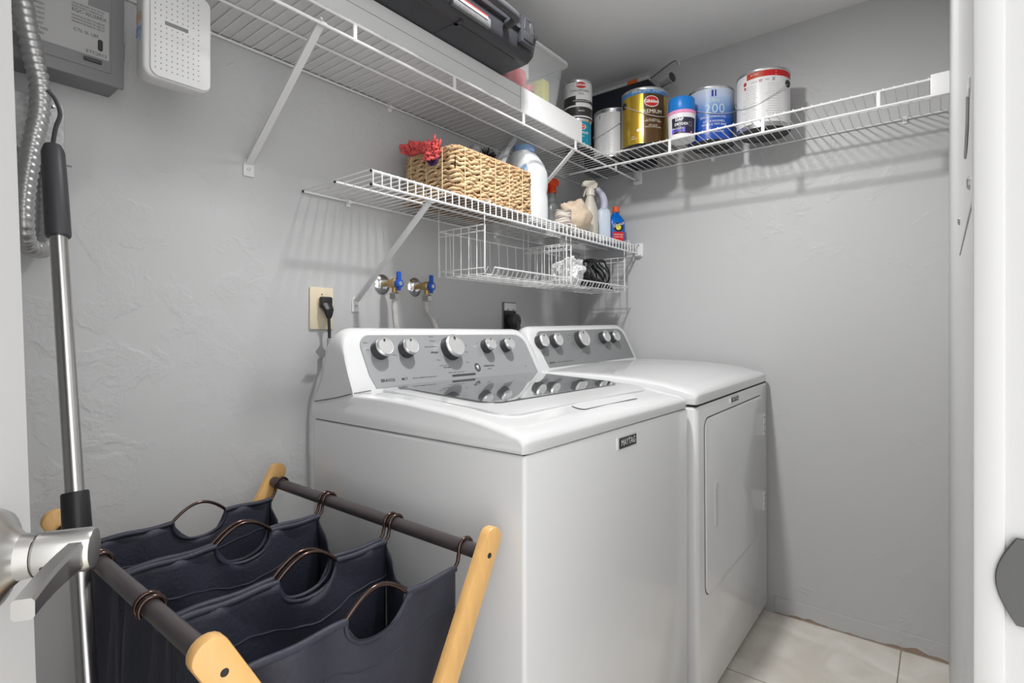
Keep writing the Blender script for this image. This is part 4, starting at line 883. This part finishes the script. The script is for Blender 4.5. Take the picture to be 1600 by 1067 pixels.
b.build('name_plate', [mat('case_grey', (0.13, 0.13, 0.135), 0.5, var=0.5, vscale=160), mat('plate_silver', (0.45, 0.45, 0.46), 0.4), RED], t)
b = MB()
for (xa_, xb3) in ((-1.55, -1.30), (-1.22, -0.98)):
    b.box(xa_, xb3, -0.385, -0.372, ZB-0.0015, ZB+0.004, bev=0.001, seg=1); b.box(xa_, xa_+0.012, -0.40, -0.30, ZB-0.0015, ZB+0.004, bev=0.001, seg=1)
b.build('bottom_rib', CP, body)
b = MB(); b.box(-1.50, -1.02, -0.38, -0.12, ZB+0.1195, ZB+0.185, bev=0.012); b.box(-1.03, -0.99, -0.37, -0.33, ZB+0.13, ZB+0.16, 1, bev=0.004); o = b.build('small_tool_case', [mat('case_dark', (0.02, 0.02, 0.022), 0.4), TIN]); tag(o, 'second smaller black case resting on the tool case', 'tool case')

# clear tote with contents
t = empty('storage_tote', (-0.78, -0.18, ZB), 'clear plastic storage tote with red and yellow contents behind the black case', 'storage box')
b = MB(); a_ = (-0.900, -0.600, -0.285, -0.05); b_ = (-0.910, -0.570, -0.300, -0.035); zt2 = ZB+0.168
vs = []; seg_ = rrect(0, 1, 0, 1, 0.12, 4)
n2 = len(seg_)
for (q, z) in ((a_, ZB+0.001), (b_, zt2)):
    for u, v in seg_: vs.append((q[0]+(q[1]-q[0])*u, q[2]+(q[3]-q[2])*v, z))
fs = [[i, (i+1) % n2, n2+(i+1) % n2, n2+i] for i in range(n2)]+[list(range(n2))[::-1]]
b.add(vs, fs); tb = b.build('tote_body', CLEARP, t, solid=0.0015)
b = MB(); b.prism(rrect(-0.919, -0.560, -0.310, -0.028, 0.03), lambda a, c, d: Vector((a, c, d)), zt2-0.006, zt2+0.004, bev=0.002); b.build('lid', mat('translucent_lid', (0.75, 0.77, 0.79), 0.3, alpha=0.6), t)
b = MB(); b.box(-0.665, -0.625, -0.262, -0.20, ZB+0.004, ZB+0.10, bev=0.006); o = b.build('yellow_sponge_pack', mat('yellow_green', (0.72, 0.70, 0.12), 0.6)); tag(o, 'yellow green pack standing inside the clear tote', 'pack')
b = MB(); b.box(-0.885, -0.765, -0.270, -0.18, ZB+0.004, ZB+0.085, bev=0.015, seg=3); o = b.build('red_pack', mat('pinkish_red', (0.75, 0.08, 0.10), 0.5, var=0.5, vscale=40)); tag(o, 'pinkish red soft pack on the tote bottom', 'pack')
b = MB(); b.box(-0.80, -0.745, -0.262, -0.13, ZB+0.062, ZB+0.15, bev=0.006, M=None); o = b.build('printed_bag', mat('printed_bag', (0.70, 0.66, 0.66), 0.5, var=0.35, vscale=45)); tag(o, 'white and red printed bag standing up in the tote', 'bag')
b = MB(); b.lathe([(0.0, 0), (0.020, 0.003), (0.022, 0.020), (0.014, 0.03), (0, 0.032)], (-0.715, -0.235, ZB+0.004), 20); b.lathe([(0.0, 0), (0.02, 0.002), (0.02, 0.02), (0, 0.022)], (-0.715, -0.235, ZB+0.037), 20, 1); o = b.build('red_capped_jar', [mat('grey_jar', (0.3, 0.3, 0.36), 0.4), mat('pinkish_red', (1, 0, 0))]); tag(o, 'small grey jar with red cap inside the clear tote', 'jar')

# ================================================================== LOWER SHELF LOAD
ZQ = ZL+0.0022
# woven basket: horizontal rope rows wrapped round a rectangle
t = empty('woven_basket', (-0.94, -0.175, ZQ), 'rectangular woven seagrass basket on the lower shelf', 'basket')
BX = (-1.130, -0.752, -0.292, -0.062); HB = 0.138; rows = 11
b = MB(); rnd = random.Random(2)
def brect(inset, flare, n=150):
    P = rrect(BX[0]+inset-flare, BX[1]-inset+flare, BX[2]+inset-flare, BX[3]-inset+flare, 0.022, 6)
    # resample
    out = []; LL = [0]; Q = P+[P[0]]
    for i in range(1, len(Q)): LL.append(LL[-1]+math.dist(Q[i], Q[i-1]))
    j = 0
    for i in range(n):
        d = LL[-1]*i/n
        while LL[j+1] < d: j += 1
        f = (d-LL[j])/(LL[j+1]-LL[j]+1e-9); out.append((Q[j][0]+(Q[j+1][0]-Q[j][0])*f, Q[j][1]+(Q[j+1][1]-Q[j][1])*f))
    return out
for k in range(rows):
    z = ZQ+0.0065+k*(HB-0.012)/(rows-1); P = brect(0.008, 0.0); n_ = len(P); ph = k*PI
    for strand in (0, 1):
        per = rnd.uniform(5.2, 8.5)
        pts = []; rs = []
        for i, (x, y) in enumerate(P):
            a = 2*PI*i/per+ph+strand*PI; tx_ = P[(i+1) % n_][0]-P[i-1][0]; ty_ = P[(i+1) % n_][1]-P[i-1][1]; l_ = math.hypot(tx_, ty_); nx_, ny_ = ty_/l_, -tx_/l_
            pts.append((x+nx_*(0.0030*math.cos(a)+rnd.uniform(-0.0014, 0.0014)), y+ny_*(0.0030*math.cos(a)), z+0.0036*math.sin(a+0.6*math.sin(i*0.21+k))+rnd.uniform(-0.0012, 0.0012))); rs.append(0.0045+rnd.uniform(-0.0011, 0.0013))
        b.tube(pts, rs, 6, rnd.choice([0, 0, 1]), closed=True)
wv = b.build('woven_wall', [WOVEN, mat('seagrass_light', (0.60, 0.43, 0.25), 0.7, var=0.4, vscale=70)], t, ang=1.5)
b = MB(); P = brect(0.008, 0)
for q in range(2):
    pts = []
    for i, (x, y) in enumerate(P):
        a = 2*PI*i/3.0+q*PI; pts.append((x+0.003*math.cos(a), y+0.003*math.cos(a), ZQ+HB+0.001+0.003*math.sin(a)))
    b.tube(pts, 0.0036, 6, closed=True)
b.build('rim', mat('seagrass_rim', (0.50, 0.30, 0.16), 0.75, var=0.4, vscale=70), t, ang=1.5)
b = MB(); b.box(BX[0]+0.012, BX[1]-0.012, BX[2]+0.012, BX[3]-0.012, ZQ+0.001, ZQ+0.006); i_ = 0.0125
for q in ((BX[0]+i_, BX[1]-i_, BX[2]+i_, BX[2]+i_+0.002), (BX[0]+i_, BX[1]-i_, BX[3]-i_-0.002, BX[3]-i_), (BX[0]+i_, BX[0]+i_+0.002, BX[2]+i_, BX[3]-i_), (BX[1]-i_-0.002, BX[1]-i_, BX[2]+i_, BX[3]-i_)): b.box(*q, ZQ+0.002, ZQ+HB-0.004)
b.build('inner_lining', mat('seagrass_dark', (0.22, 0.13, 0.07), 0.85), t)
b = MB()
for i in range(len(P)):
    if i % 9 == 0:
        x, y = P[i]; tx_ = P[(i+1) % len(P)][0]-P[i-1][0]; ty_ = P[(i+1) % len(P)][1]-P[i-1][1]; l_ = math.hypot(tx_, ty_); nx_, ny_ = ty_/l_, -tx_/l_
        b.tube([(x+nx_*0.0075, y+ny_*0.0075, ZQ+0.003+HB*k/8+0) for k in range(9)], 0.0011, 5)
b.build('stitch_cords', mat('cord_pale', (0.78, 0.62, 0.38), 0.7), t)
# red chenille duster over the basket end
t = empty('chenille_duster', (-1.12, -0.12, ZQ+HB), 'coral red chenille duster lying over the left end of the basket', 'duster')
b = MB(); rnd = random.Random(9)
b.lathe([(0.0, -0.012), (0.035, -0.008), (0.045, 0.005), (0.03, 0.018), (0, 0.022)], (-1.085, -0.105, ZQ+HB+0.018), 16)
for k in range(420):
    u = rnd.uniform(0, 1); c = Vector((-1.14+0.125*rnd.random(), -0.065-0.085*rnd.random(), ZQ+HB+0.016+0.020*rnd.random()))
    if k > 310: c = Vector((-1.150+0.016*rnd.random(), -0.175-0.060*rnd.random(), ZQ+HB-0.034+0.05*rnd.random()))
    d = Vector((rnd.uniform(-1, 0.6), rnd.uniform(-1, 0.7), rnd.uniform(-0.1, 1.5))).normalized(); L_ = rnd.uniform(0.012, 0.022)
    b.tube([c, c+d*L_*0.5, c+d*L_*0.9, c+d*L_], [0.0030, 0.0036, 0.0032, 0.0012], 6)
b.build('fringe', mat('coral_red', (0.82, 0.13, 0.13), 0.8), t, ang=2)
b = MB(); b.lathe([(0.0, 0), (0.016, 0.001), (0.020, 0.008), (0.017, 0.014), (0.012, 0.010), (0.008, 0.006), (0, 0.005)], (-1.136, -0.215, ZQ+HB-0.030), 18, axis=(-1, -0.15, 0)); b.build('cuff', mat('purple_elastic', (0.05, 0.015, 0.09), 0.7), t)
# things inside the basket
t = empty('clear_spray_bottle', (-0.900, -0.155, ZQ+0.008), 'clear bottle with grey cap sticking up from the back of the basket', 'bottle')
b = MB(); b.lathe([(0.0, 0), (0.027, 0.001), (0.029, 0.01), (0.029, 0.15), (0.020, 0.182), (0.013, 0.197)], (-0.900, -0.155, ZQ+0.008), 24); b.build('bottle_body', mat('smoky_clear', (0.6, 0.62, 0.64), 0.15, trans=0.6, ior=1.2), t)
b = MB(); b.lathe([(0.0165, 0), (0.0175, 0.002), (0.017, 0.020), (0.014, 0.024), (0, 0.025)], (-0.900, -0.155, ZQ+0.200), 20); b.build('cap', mat('cap_grey', (0.33, 0.34, 0.35), 0.4), t)
b = MB(); b.lathe([(0, 0), (0.012, 0.002), (0.014, 0.12), (0.010, 0.165), (0.007, 0.176), (0, 0.179)], (-0.965, -0.205, ZQ+0.008), 16); o = b.build('lilac_handle', mat('lilac', (0.55, 0.35, 0.70), 0.4)); tag(o, 'lilac plastic handle just showing over the basket rim', 'handle')
t = empty('round_brush', (-0.82, -0.13, ZQ+0.008), 'dark round scrubbing brush head behind the basket rim', 'brush')
b = MB(); b.tube([(-0.82, -0.13, ZQ+0.010), (-0.815, -0.13, ZQ+0.20)], 0.006, 8); b.build('brush_handle', DARK, t)
b = MB(); rnd = random.Random(3); c = Vector((-0.815, -0.13, ZQ+0.212))
b.lathe([(0.0, -0.01), (0.018, -0.006), (0.022, 0.004), (0, 0.012)], c, 14)
for k in range(260):
    d = Vector((rnd.gauss(0, 1), rnd.gauss(0, 1), rnd.gauss(0, 0.7))).normalized(); b.tube([c+d*0.012, c+d*0.036], 0.0009, 4)
b.build('bristles', BLACK, t)
t = empty('grey_trigger_handle', (-0.775, -0.20, ZQ+0.008), 'angular grey plastic handle leaning in the right end of the basket', 'handle')
b = MB(); b.tube([(-0.856, -0.215, ZQ+0.012), (-0.832, -0.205, ZQ+0.17), (-0.795, -0.20, ZQ+0.232)], [0.014, 0.020, 0.017], 8, flat=(1.1, 0.7)); b.tube([(-0.794, -0.20, ZQ+0.234), (-0.758, -0.20, ZQ+0.276)], [0.016, 0.017], 8, flat=(1.1, 0.7)); b.tube([(-0.832, -0.20, ZQ+0.13), (-0.795, -0.20, ZQ+0.185)], [0.012, 0.008], 8); b.build('grip', mat('mid_grey_plastic', (0.30, 0.31, 0.32), 0.35), t)
# white jug
jx, jy = -0.650, -0.185
t = empty('detergent_jug', (jx, jy, ZQ), 'large plain white detergent jug right of the woven basket', 'jug')
def sqlathe(b, prof, c, n=36, p=3.2, sy=1.0, m=0):
    vs = []
    for r, h, ox in prof:
        for k in range(n):
            a = 2*PI*k/n; ca_, sa = math.cos(a), math.sin(a); q = (abs(ca_)**p+abs(sa)**p)**(-1/p)
            vs.append((c[0]+ox+r*q*ca_, c[1]+r*sy*q*sa, c[2]+h))
    fs = [[i*n+k, i*n+(k+1) % n, (i+1)*n+(k+1) % n, (i+1)*n+k] for i in range(len(prof)-1) for k in range(n)]
    fs += [list(range(n))[::-1], [(len(prof)-1)*n+k for k in range(n)]]; b.add(vs, fs, m)
b = MB(); sqlathe(b, [(0.060, 0, 0), (0.067, 0.004, 0), (0.069, 0.02, 0), (0.068, 0.10, 0), (0.064, 0.115, 0), (0.068, 0.14, 0), (0.069, 0.165, 0), (0.066, 0.190, 0), (0.060, 0.215, -0.007), (0.049, 0.238, -0.018), (0.039, 0.252, -0.026)], (jx, jy, ZQ), p=3, sy=0.9)
b.build('jug_body', mat('white_hdpe', (0.80, 0.82, 0.84), 0.32, trans=0.0), t, ang=1.2)
b = MB(); b.lathe([(0.040, 0), (0.041, 0.003), (0.038, 0.022), (0.030, 0.026), (0, 0.027)], (jx-0.026, jy, ZQ+0.2515), 28); b.build('cap', mat('soft_blue_cap', (0.22, 0.36, 0.60), 0.4), t)
b = MB(); sgn = [(-0.030, 0.150), (0.030, 0.150), (0.030, 0.195), (-0.030, 0.195)]
lang = math.atan2(VIEW.y-jy, VIEW.x-jx)-0.25
cmx = lambda a, c: Vector((jx+0.0692*math.cos(lang)-a*math.sin(lang)*1, jy+0.064*math.sin(lang)+a*math.cos(lang), ZQ+c))
b.patch(ell(0, 0.175, 0.030, 0.028), lambda a, c: Vector((jx-0.0700+abs(a)*0.10+max(0, c-0.165)*0.16, jy-a-0.02, ZQ+c)), 0, rings=3)
b.patch(ell(0, 0.172, 0.016, 0.012), lambda a, c: Vector((jx-0.0708+abs(a)*0.10+max(0, c-0.165)*0.16, jy-a-0.02, ZQ+c)), 1, rings=2); b.build('label', [mat('pale_blue_label', (0.45, 0.62, 0.82), 0.4), mat('navy_ink', (0, 0, 0))], t)

def spray(name, x, y, r, h, label, mb, mc, liquid=None, az=0.0, fill=0.5):
    t = empty(name, (x, y, ZQ), label, 'spray bottle'); b = MB()
    pr_ = [(r*0.92, 0, 0), (r, 0.004, 0), (r, h*0.45, 0), (r*0.9, h*0.55, 0), (r*0.62, h*0.68, 0), (r*0.42, h*0.78, 0), (r*0.40, h*0.82, 0)]
    sqlathe(b, pr_, (x, y, ZQ), p=2.6, sy=0.75); b.build('bottle_body', mb, t, ang=1.2)
    if liquid:
        b = MB(); sqlathe(b, [(r*0.88, 0.003, 0), (r*0.94, 0.006, 0), (r*0.94, h*fill, 0)], (x, y, ZQ), p=2.6, sy=0.74); b.build('liquid', liquid, t)
    b = MB(); R_ = Matrix.Translation((x, y, ZQ+h*0.80))@Matrix.Rotation(az, 4, 'Z')
    b.lathe([(r*0.50, 0), (r*0.50, 0.022), (r*0.38, 0.030)], (x, y, ZQ+h*0.79), 18)
    P2 = [(-0.036, 0.034), (-0.036, 0.050), (-0.026, 0.056), (0.014, 0.060), (0.030, 0.048), (0.026, 0.030), (0.008, 0.024), (-0.012, 0.024), (-0.020, 0.032)]
    b.prism(P2, lambda a, c, d: R_@Vector((a, d, c)), -0.011, 0.011, bev=0.003)
    b.build('sprayer_head', mc, t)
    b = MB(); b.tube([R_@Vector((-0.014, 0, 0.030)), R_@Vector((-0.024, 0, 0.014)), R_@Vector((-0.030, 0, -0.008))], [0.005, 0.0045, 0.003], 8, flat=(1.4, 0.8)); b.build('trigger', mc, t)
    return t
CRM = mat('cream_hdpe', (0.66, 0.62, 0.54), 0.38)
s1 = spray('spray_bottle', -0.292, -0.232, 0.037, 0.215, 'cream trigger spray bottle in front of the blue liquid bottle', CRM, CRM, az=-0.6+PI*0.0)
b = MB(); cmf = lambda a, c: Vector((-0.268-0.036+abs(a)*0.2, -0.232-a*0.8, ZQ+c))
b.patch(rrect(-0.020, 0.020, 0.015, 0.085, 0.004), lambda a, c: Vector((-0.3294-0.0004, -0.232-a*0.8, ZQ+c)), 0); b.patch(rrect(-0.012, 0.012, 0.070, 0.076, 0.001), lambda a, c: Vector((-0.3302, -0.232-a*0.8, ZQ+c)), 1); b.build('label', [WHITEP, INK], s1)
s2 = spray('spray_bottle', -0.395, -0.115, 0.034, 0.225, 'bottle with an orange red trigger head behind the cloth bag', mat('dark_clear', (0.25, 0.27, 0.27), 0.2), mat('orange_red', (0.75, 0.06, 0.01), 0.35), az=-0.3)
t = empty('window_cleaner_bottle', (-0.088, -0.165, ZQ), 'tall clear bottle half full of blue liquid', 'bottle')
b = MB(); sqlathe(b, [(0.040, 0, 0), (0.043, 0.004, 0), (0.043, 0.13, 0), (0.040, 0.16, 0), (0.030, 0.185, 0), (0.018, 0.200, 0), (0.015, 0.215, 0)], (-0.088, -0.165, ZQ), p=3, sy=0.7); b.build('bottle_body', mat('clear_bottle', (0.80, 0.84, 0.90), 0.12, trans=0.8, ior=1.15), t, ang=1.2)
b = MB(); sqlathe(b, [(0.038, 0.003, 0), (0.040, 0.006, 0), (0.040, 0.098, 0)], (-0.088, -0.165, ZQ), p=3, sy=0.68); b.build('liquid', mat('blue_liquid', (0.05, 0.10, 0.42), 0.2), t)
b = MB(); b.patch(ell(0, 0.135, 0.018, 0.022), lambda a, c: Vector((-0.1320, -0.165-a, ZQ+c)), 0); b.build('label', mat('cyan_sticker', (0.02, 0.35, 0.65), 0.4), t)
t = empty('toilet_cleaner_bottle', (-0.185, -0.235, ZQ), 'white bottle with a bent angled neck beside the blue and red bottle', 'bottle')
NK = mat('lilac_white_plastic', (0.55, 0.57, 0.68), 0.35)
b = MB(); sqlathe(b, [(0.026, 0, 0), (0.029, 0.003, 0), (0.029, 0.115, 0), (0.025, 0.130, 0), (0.016, 0.138, 0)], (-0.185, -0.235, ZQ), p=2.5, sy=0.6); b.build('bottle_body', mat('pale_blue_white', (0.62, 0.70, 0.80), 0.35), t, ang=1.2)
b = MB(); b.tube(bez([(-0.185, -0.235, ZQ+0.134), (-0.183, -0.235, ZQ+0.165), (-0.193, -0.235, ZQ+0.195), (-0.215, -0.235, ZQ+0.222)], 6), [0.0155]*10+[0.015, 0.015, 0.0145, 0.014, 0.013, 0.013, 0.012, 0.012, 0.011], 14); b.build('neck', NK, t); t.rotation_euler = (0, 0, -0.8)
t = empty('stain_remover_bottle', (-0.090, -0.242, ZQ), 'blue bottle with red base label and orange cap at the right end of the shelf', 'bottle')
BB = ramp_z_material('blue_to_red', [(0.0, (0.60, 0.02, 0.02)), (0.40, (0.60, 0.02, 0.03)), (0.46, (0.01, 0.12, 0.50)), (1.0, (0.0, 0.14, 0.58))], 0.3, 0, 0.14)
b = MB(); SX, SY = -0.090, -0.242
sqlathe(b, [(0.036, 0, 0), (0.039, 0.003, 0), (0.039, 0.080, 0), (0.037, 0.098, 0), (0.022, 0.120, 0), (0.014, 0.128, 0), (0.014, 0.136, 0)], (SX, SY, ZQ), p=2.8, sy=0.62); b.build('bottle_body', mat('bright_blue', (0.0, 0.14, 0.58), 0.3), t, ang=1.2)
# label faces the viewer (front, -y side)
yl = SY-0.0245
b = MB(); FL = lambda o_: (lambda a, c: Vector((SX+a, yl-o_, ZQ+c)))
b.patch(rrect(-0.024, 0.027, 0.004, 0.048, 0.004), FL(0.0004), 0); b.patch(ell(0.002, 0.068, 0.022, 0.020), FL(0.0004), 1); b.patch(ell(0.002, 0.068, 0.012, 0.012), FL(0.0006), 2)
b.text('Shout', 0.022, lambda a, c: FL(0.0009)(a+0.003, 0.080+c+a*0.35), 3, off=0.0009); b.text('Shout', 0.022, lambda a, c: FL(0.0012)(a+0.003, 0.080+c+a*0.35), 4, off=0.0)
b.text('ADVANCED', 0.008, lambda a, c: FL(0.0008)(a+0.002, c+0.036), 4); b.text('ULTRA GEL', 0.008, lambda a, c: FL(0.0008)(a+0.002, c+0.026), 4)
b.build('label', [mat('label_red', (0.62, 0.02, 0.02), 0.35), BLACK, mat('label_yellow', (0.8, 0.75, 0.1), 0.4), INK, WINK], t)
b = MB(); b.lathe([(0.0155, 0), (0.016, 0.002), (0.015, 0.022), (0.012, 0.025), (0, 0.025)], (SX, SY, ZQ+0.136), 20); b.build('cap', mat('orange_cap', (0.80, 0.13, 0.04), 0.35), t); t.rotation_euler = (0, 0, -0.72)
# beige cloth bag slumped next to the jug
b = MB(); rnd = random.Random(11)
bmm = bmesh.new(); bmesh.ops.create_icosphere(bmm, subdivisions=4, radius=1)
for v in bmm.verts:
    p = v.co.copy(); d = 1+0.22*noise.noise(p*1.6+Vector((3, 1, 0)))+0.05*math.sin(5*math.atan2(p.z, p.x)+2.5*noise.noise(p*1.3)*3)+0.04*math.sin(9*p.x+6*p.z+3*noise.noise(p*2))
    v.co = Vector((-0.405+p.x*0.082*d, -0.235+p.y*0.048*d, ZQ+0.001+max(0, (p.z+1))*0.060*d if p.z < 0.9 else ZQ+0.12*d))
b.bm(bmm); cb = b.build('cloth_bag', mat('beige_canvas', (0.66, 0.53, 0.40), 0.8, bump=0.4, bscale=120), ang=3.2); tag(cb, 'crumpled beige cloth bag slumped between the jug and the spray bottle', 'bag')
b = MB(); rnd = random.Random(12)
for k in range(7):
    z = ZQ+0.012+0.008*k; b.tube([(-0.525+0.030*math.cos(a)*(1-0.03*k), -0.252+0.027*math.sin(a), z+0.003*math.sin(a*3+k)) for a in [2*PI*j/20 for j in range(20)]], 0.0055, 8, 0 if k % 3 else 1, closed=True)
o = b.build('coiled_cloth_strap', [mat('pale_strap', (0.62, 0.56, 0.50), 0.8), mat('strap_dark_stripe', (0.35, 0.31, 0.28), 0.8)]); tag(o, 'coil of pale striped strap at the foot of the white jug', 'strap')

# ================================================================== UNDER-SHELF BASKETS
def hang_basket(x0, x1, label, flip=False):
    t = empty('wire_basket', ((x0+x1)/2, -0.195, 1.226), label, 'wire basket'); zb2, ztp = 1.226, 1.372; yb2, yf2 = -0.095, -0.292; r = 0.0014
    n_ = 7
    for x in (x0, x1):
        b = MB()
        for k in range(n_):
            y = yb2+(yf2-yb2)*k/(n_-1); b.rod((x, y, zb2), (x, y, ztp), r, 5)
        for z in (ztp, ztp-0.018, zb2+0.018): b.rod((x, yb2, z), (x, yf2, z), r*1.3, 6)
        b.build('side_grid', WIRE, t)
    b = MB(); nx = max(6, int((x1-x0)/0.045))
    for k in range(nx+1):
        x = x0+(x1-x0)*k/nx; b.tube([(x, yb2, ztp), (x, yb2-0.006, zb2), (x, yf2, zb2), (x, yf2-0.012, zb2+0.020)], r, 5)
    b.rod((x0, yb2, ztp), (x1, yb2, ztp), r*1.5, 6); b.rod((x0, yb2, zb2+0.02), (x1, yb2, zb2+0.02), r*1.2, 6)
    b.build('back_and_floor_wires', WIRE, t)
    b = MB(); m = int((x1-x0)/0.024)
    for k in range(m+1):
        x = x0+0.03+(x1-x0-0.03)*k/m; b.tube([(x, yf2+0.015, zb2), (x, yf2-0.002, zb2), (x, yf2-0.012, zb2+0.020)], r, 5)
    b.rod((x0+0.03, yf2-0.012, zb2+0.020), (x1, yf2-0.012, zb2+0.020), r*1.9, 6)
    for y in (-0.13, -0.17, -0.21, -0.25, yf2): b.rod((x0, y, zb2-0.0015), (x1, y, zb2-0.0015), r*1.3, 6)
    b.build('front_lip', WIRE, t)
    b = MB()
    for x in (x0, x1):
        b.tube([(x, -0.290, zb2+0.01), (x, -0.290, 1.425), (x, -0.292, ZL+0.006), (x, -0.300, ZL+0.0075), (x, -0.3105, ZL+0.006), (x, -0.3125, ZL-0.01)], 0.0018, 6)
        b.tube([(x, yb2, ztp-0.02), (x, yb2, ZL+0.003), (x, yb2-0.012, ZL+0.0045)], 0.0016, 6)
    b.build('hanging_hook', WIRE, t)
hang_basket(-1.005, -0.560, 'empty white wire basket under the lower shelf above the water valves')
hang_basket(-0.530, -0.105, 'white wire basket holding black cables under the right end of the lower shelf')
# white plastic bag
b = MB(); bmm = bmesh.new(); bmesh.ops.create_icosphere(bmm, subdivisions=5, radius=1)
for v in bmm.verts:
    p = v.co.copy(); d = 1+0.35*noise.noise(p*2.2+Vector((1, 5, 0)))+0.28*abs(noise.noise(p*4.5))+0.10*noise.noise(p*11)
    v.co = Vector((-0.425+p.x*0.070*d, -0.215+p.y*0.048*d, 1.288+p.z*0.050*d))
    v.co.z = max(v.co.z, 1.2295); v.co.y = max(v.co.y, -0.28); v.co.x = min(-0.377, max(v.co.x, -0.52))
b.bm(bmm); o = b.build('plastic_bag', mat('thin_white_plastic', (0.80, 0.80, 0.80), 0.3), ang=0.35); tag(o, 'crumpled white plastic bag in the wire basket', 'plastic bag')
b = MB(); rnd = random.Random(21)
for k in range(9):
    cx_, cz_ = -0.28+rnd.uniform(-0.01, 0.03), 1.30; ph = rnd.random()*6
    pts = []
    ax_ = 0.075+0.012*rnd.random(); az_ = 0.050+0.012*rnd.random()
    for j in range(26):
        a = 2*PI*j/26; x = cx_+ax_*math.cos(a)+0.008*math.sin(2*a+ph); z = cz_-0.014+az_*math.sin(a)*(1 if math.cos(a) < 0.2 else 0.75)-0.012*math.cos(a); y = -0.225+0.028*math.sin(a+ph)-0.004*k
        pts.append((max(-0.37, x), max(-0.282, min(-0.12, y)), max(1.237, z)))
    b.tube(pts, 0.0030, 7, closed=True)
for k in range(8):
    y = -0.16-0.015*k; b.tube(bez([(-0.368, max(-0.28, y), 1.262+0.003*k), (-0.33, y, 1.272), (-0.26, max(-0.28, y-0.01), 1.258), (-0.20, y, 1.244), (-0.15, y+0.01, 1.2375), (-0.24, y+0.004, 1.238)], 6), 0.0030, 7)
b.build('black_cables', BLACK); o = C.objects[-1]; o.name = 'cable_bundle'; tag(o, 'tangle of black cables in the right wire basket', 'cables')
b = MB(); bmm = bmesh.new(); bmesh.ops.create_icosphere(bmm, subdivisions=4, radius=1)
for v in bmm.verts:
    p = v.co.copy(); d = 1+0.35*noise.noise(p*2.6+Vector((8, 2, 0)))+0.2*abs(noise.noise(p*6))
    v.co = Vector((-0.245+p.x*0.11*d, -0.255+p.y*0.022*d, 1.238+p.z*0.011*d)); v.co.z = min(1.2325, max(v.co.z, 1.2290))
    v.co.y = max(v.co.y, -0.284)
b.bm(bmm); o = b.build('cable_wrapper', mat('grey_plastic_film', (0.5, 0.5, 0.5), 0.3), ang=0.35); tag(o, 'flat grey plastic wrapper under the black cables', 'wrapper')

# ------------------------------------------------------------------ groups of repeats
GR = {'paint can': 'paint cans on the upper shelf', 'shelf': 'white wire shelves', 'shelf bracket': 'diagonal shelf brackets', 'wire basket': 'wire baskets under the lower shelf', 'spray bottle': 'trigger spray bottles on the lower shelf', 'hose': 'braided water hoses'}
for o in bpy.data.objects:
    if o.parent is None and o.get('category') in GR and not o.get('group'): o['group'] = GR[o['category']]
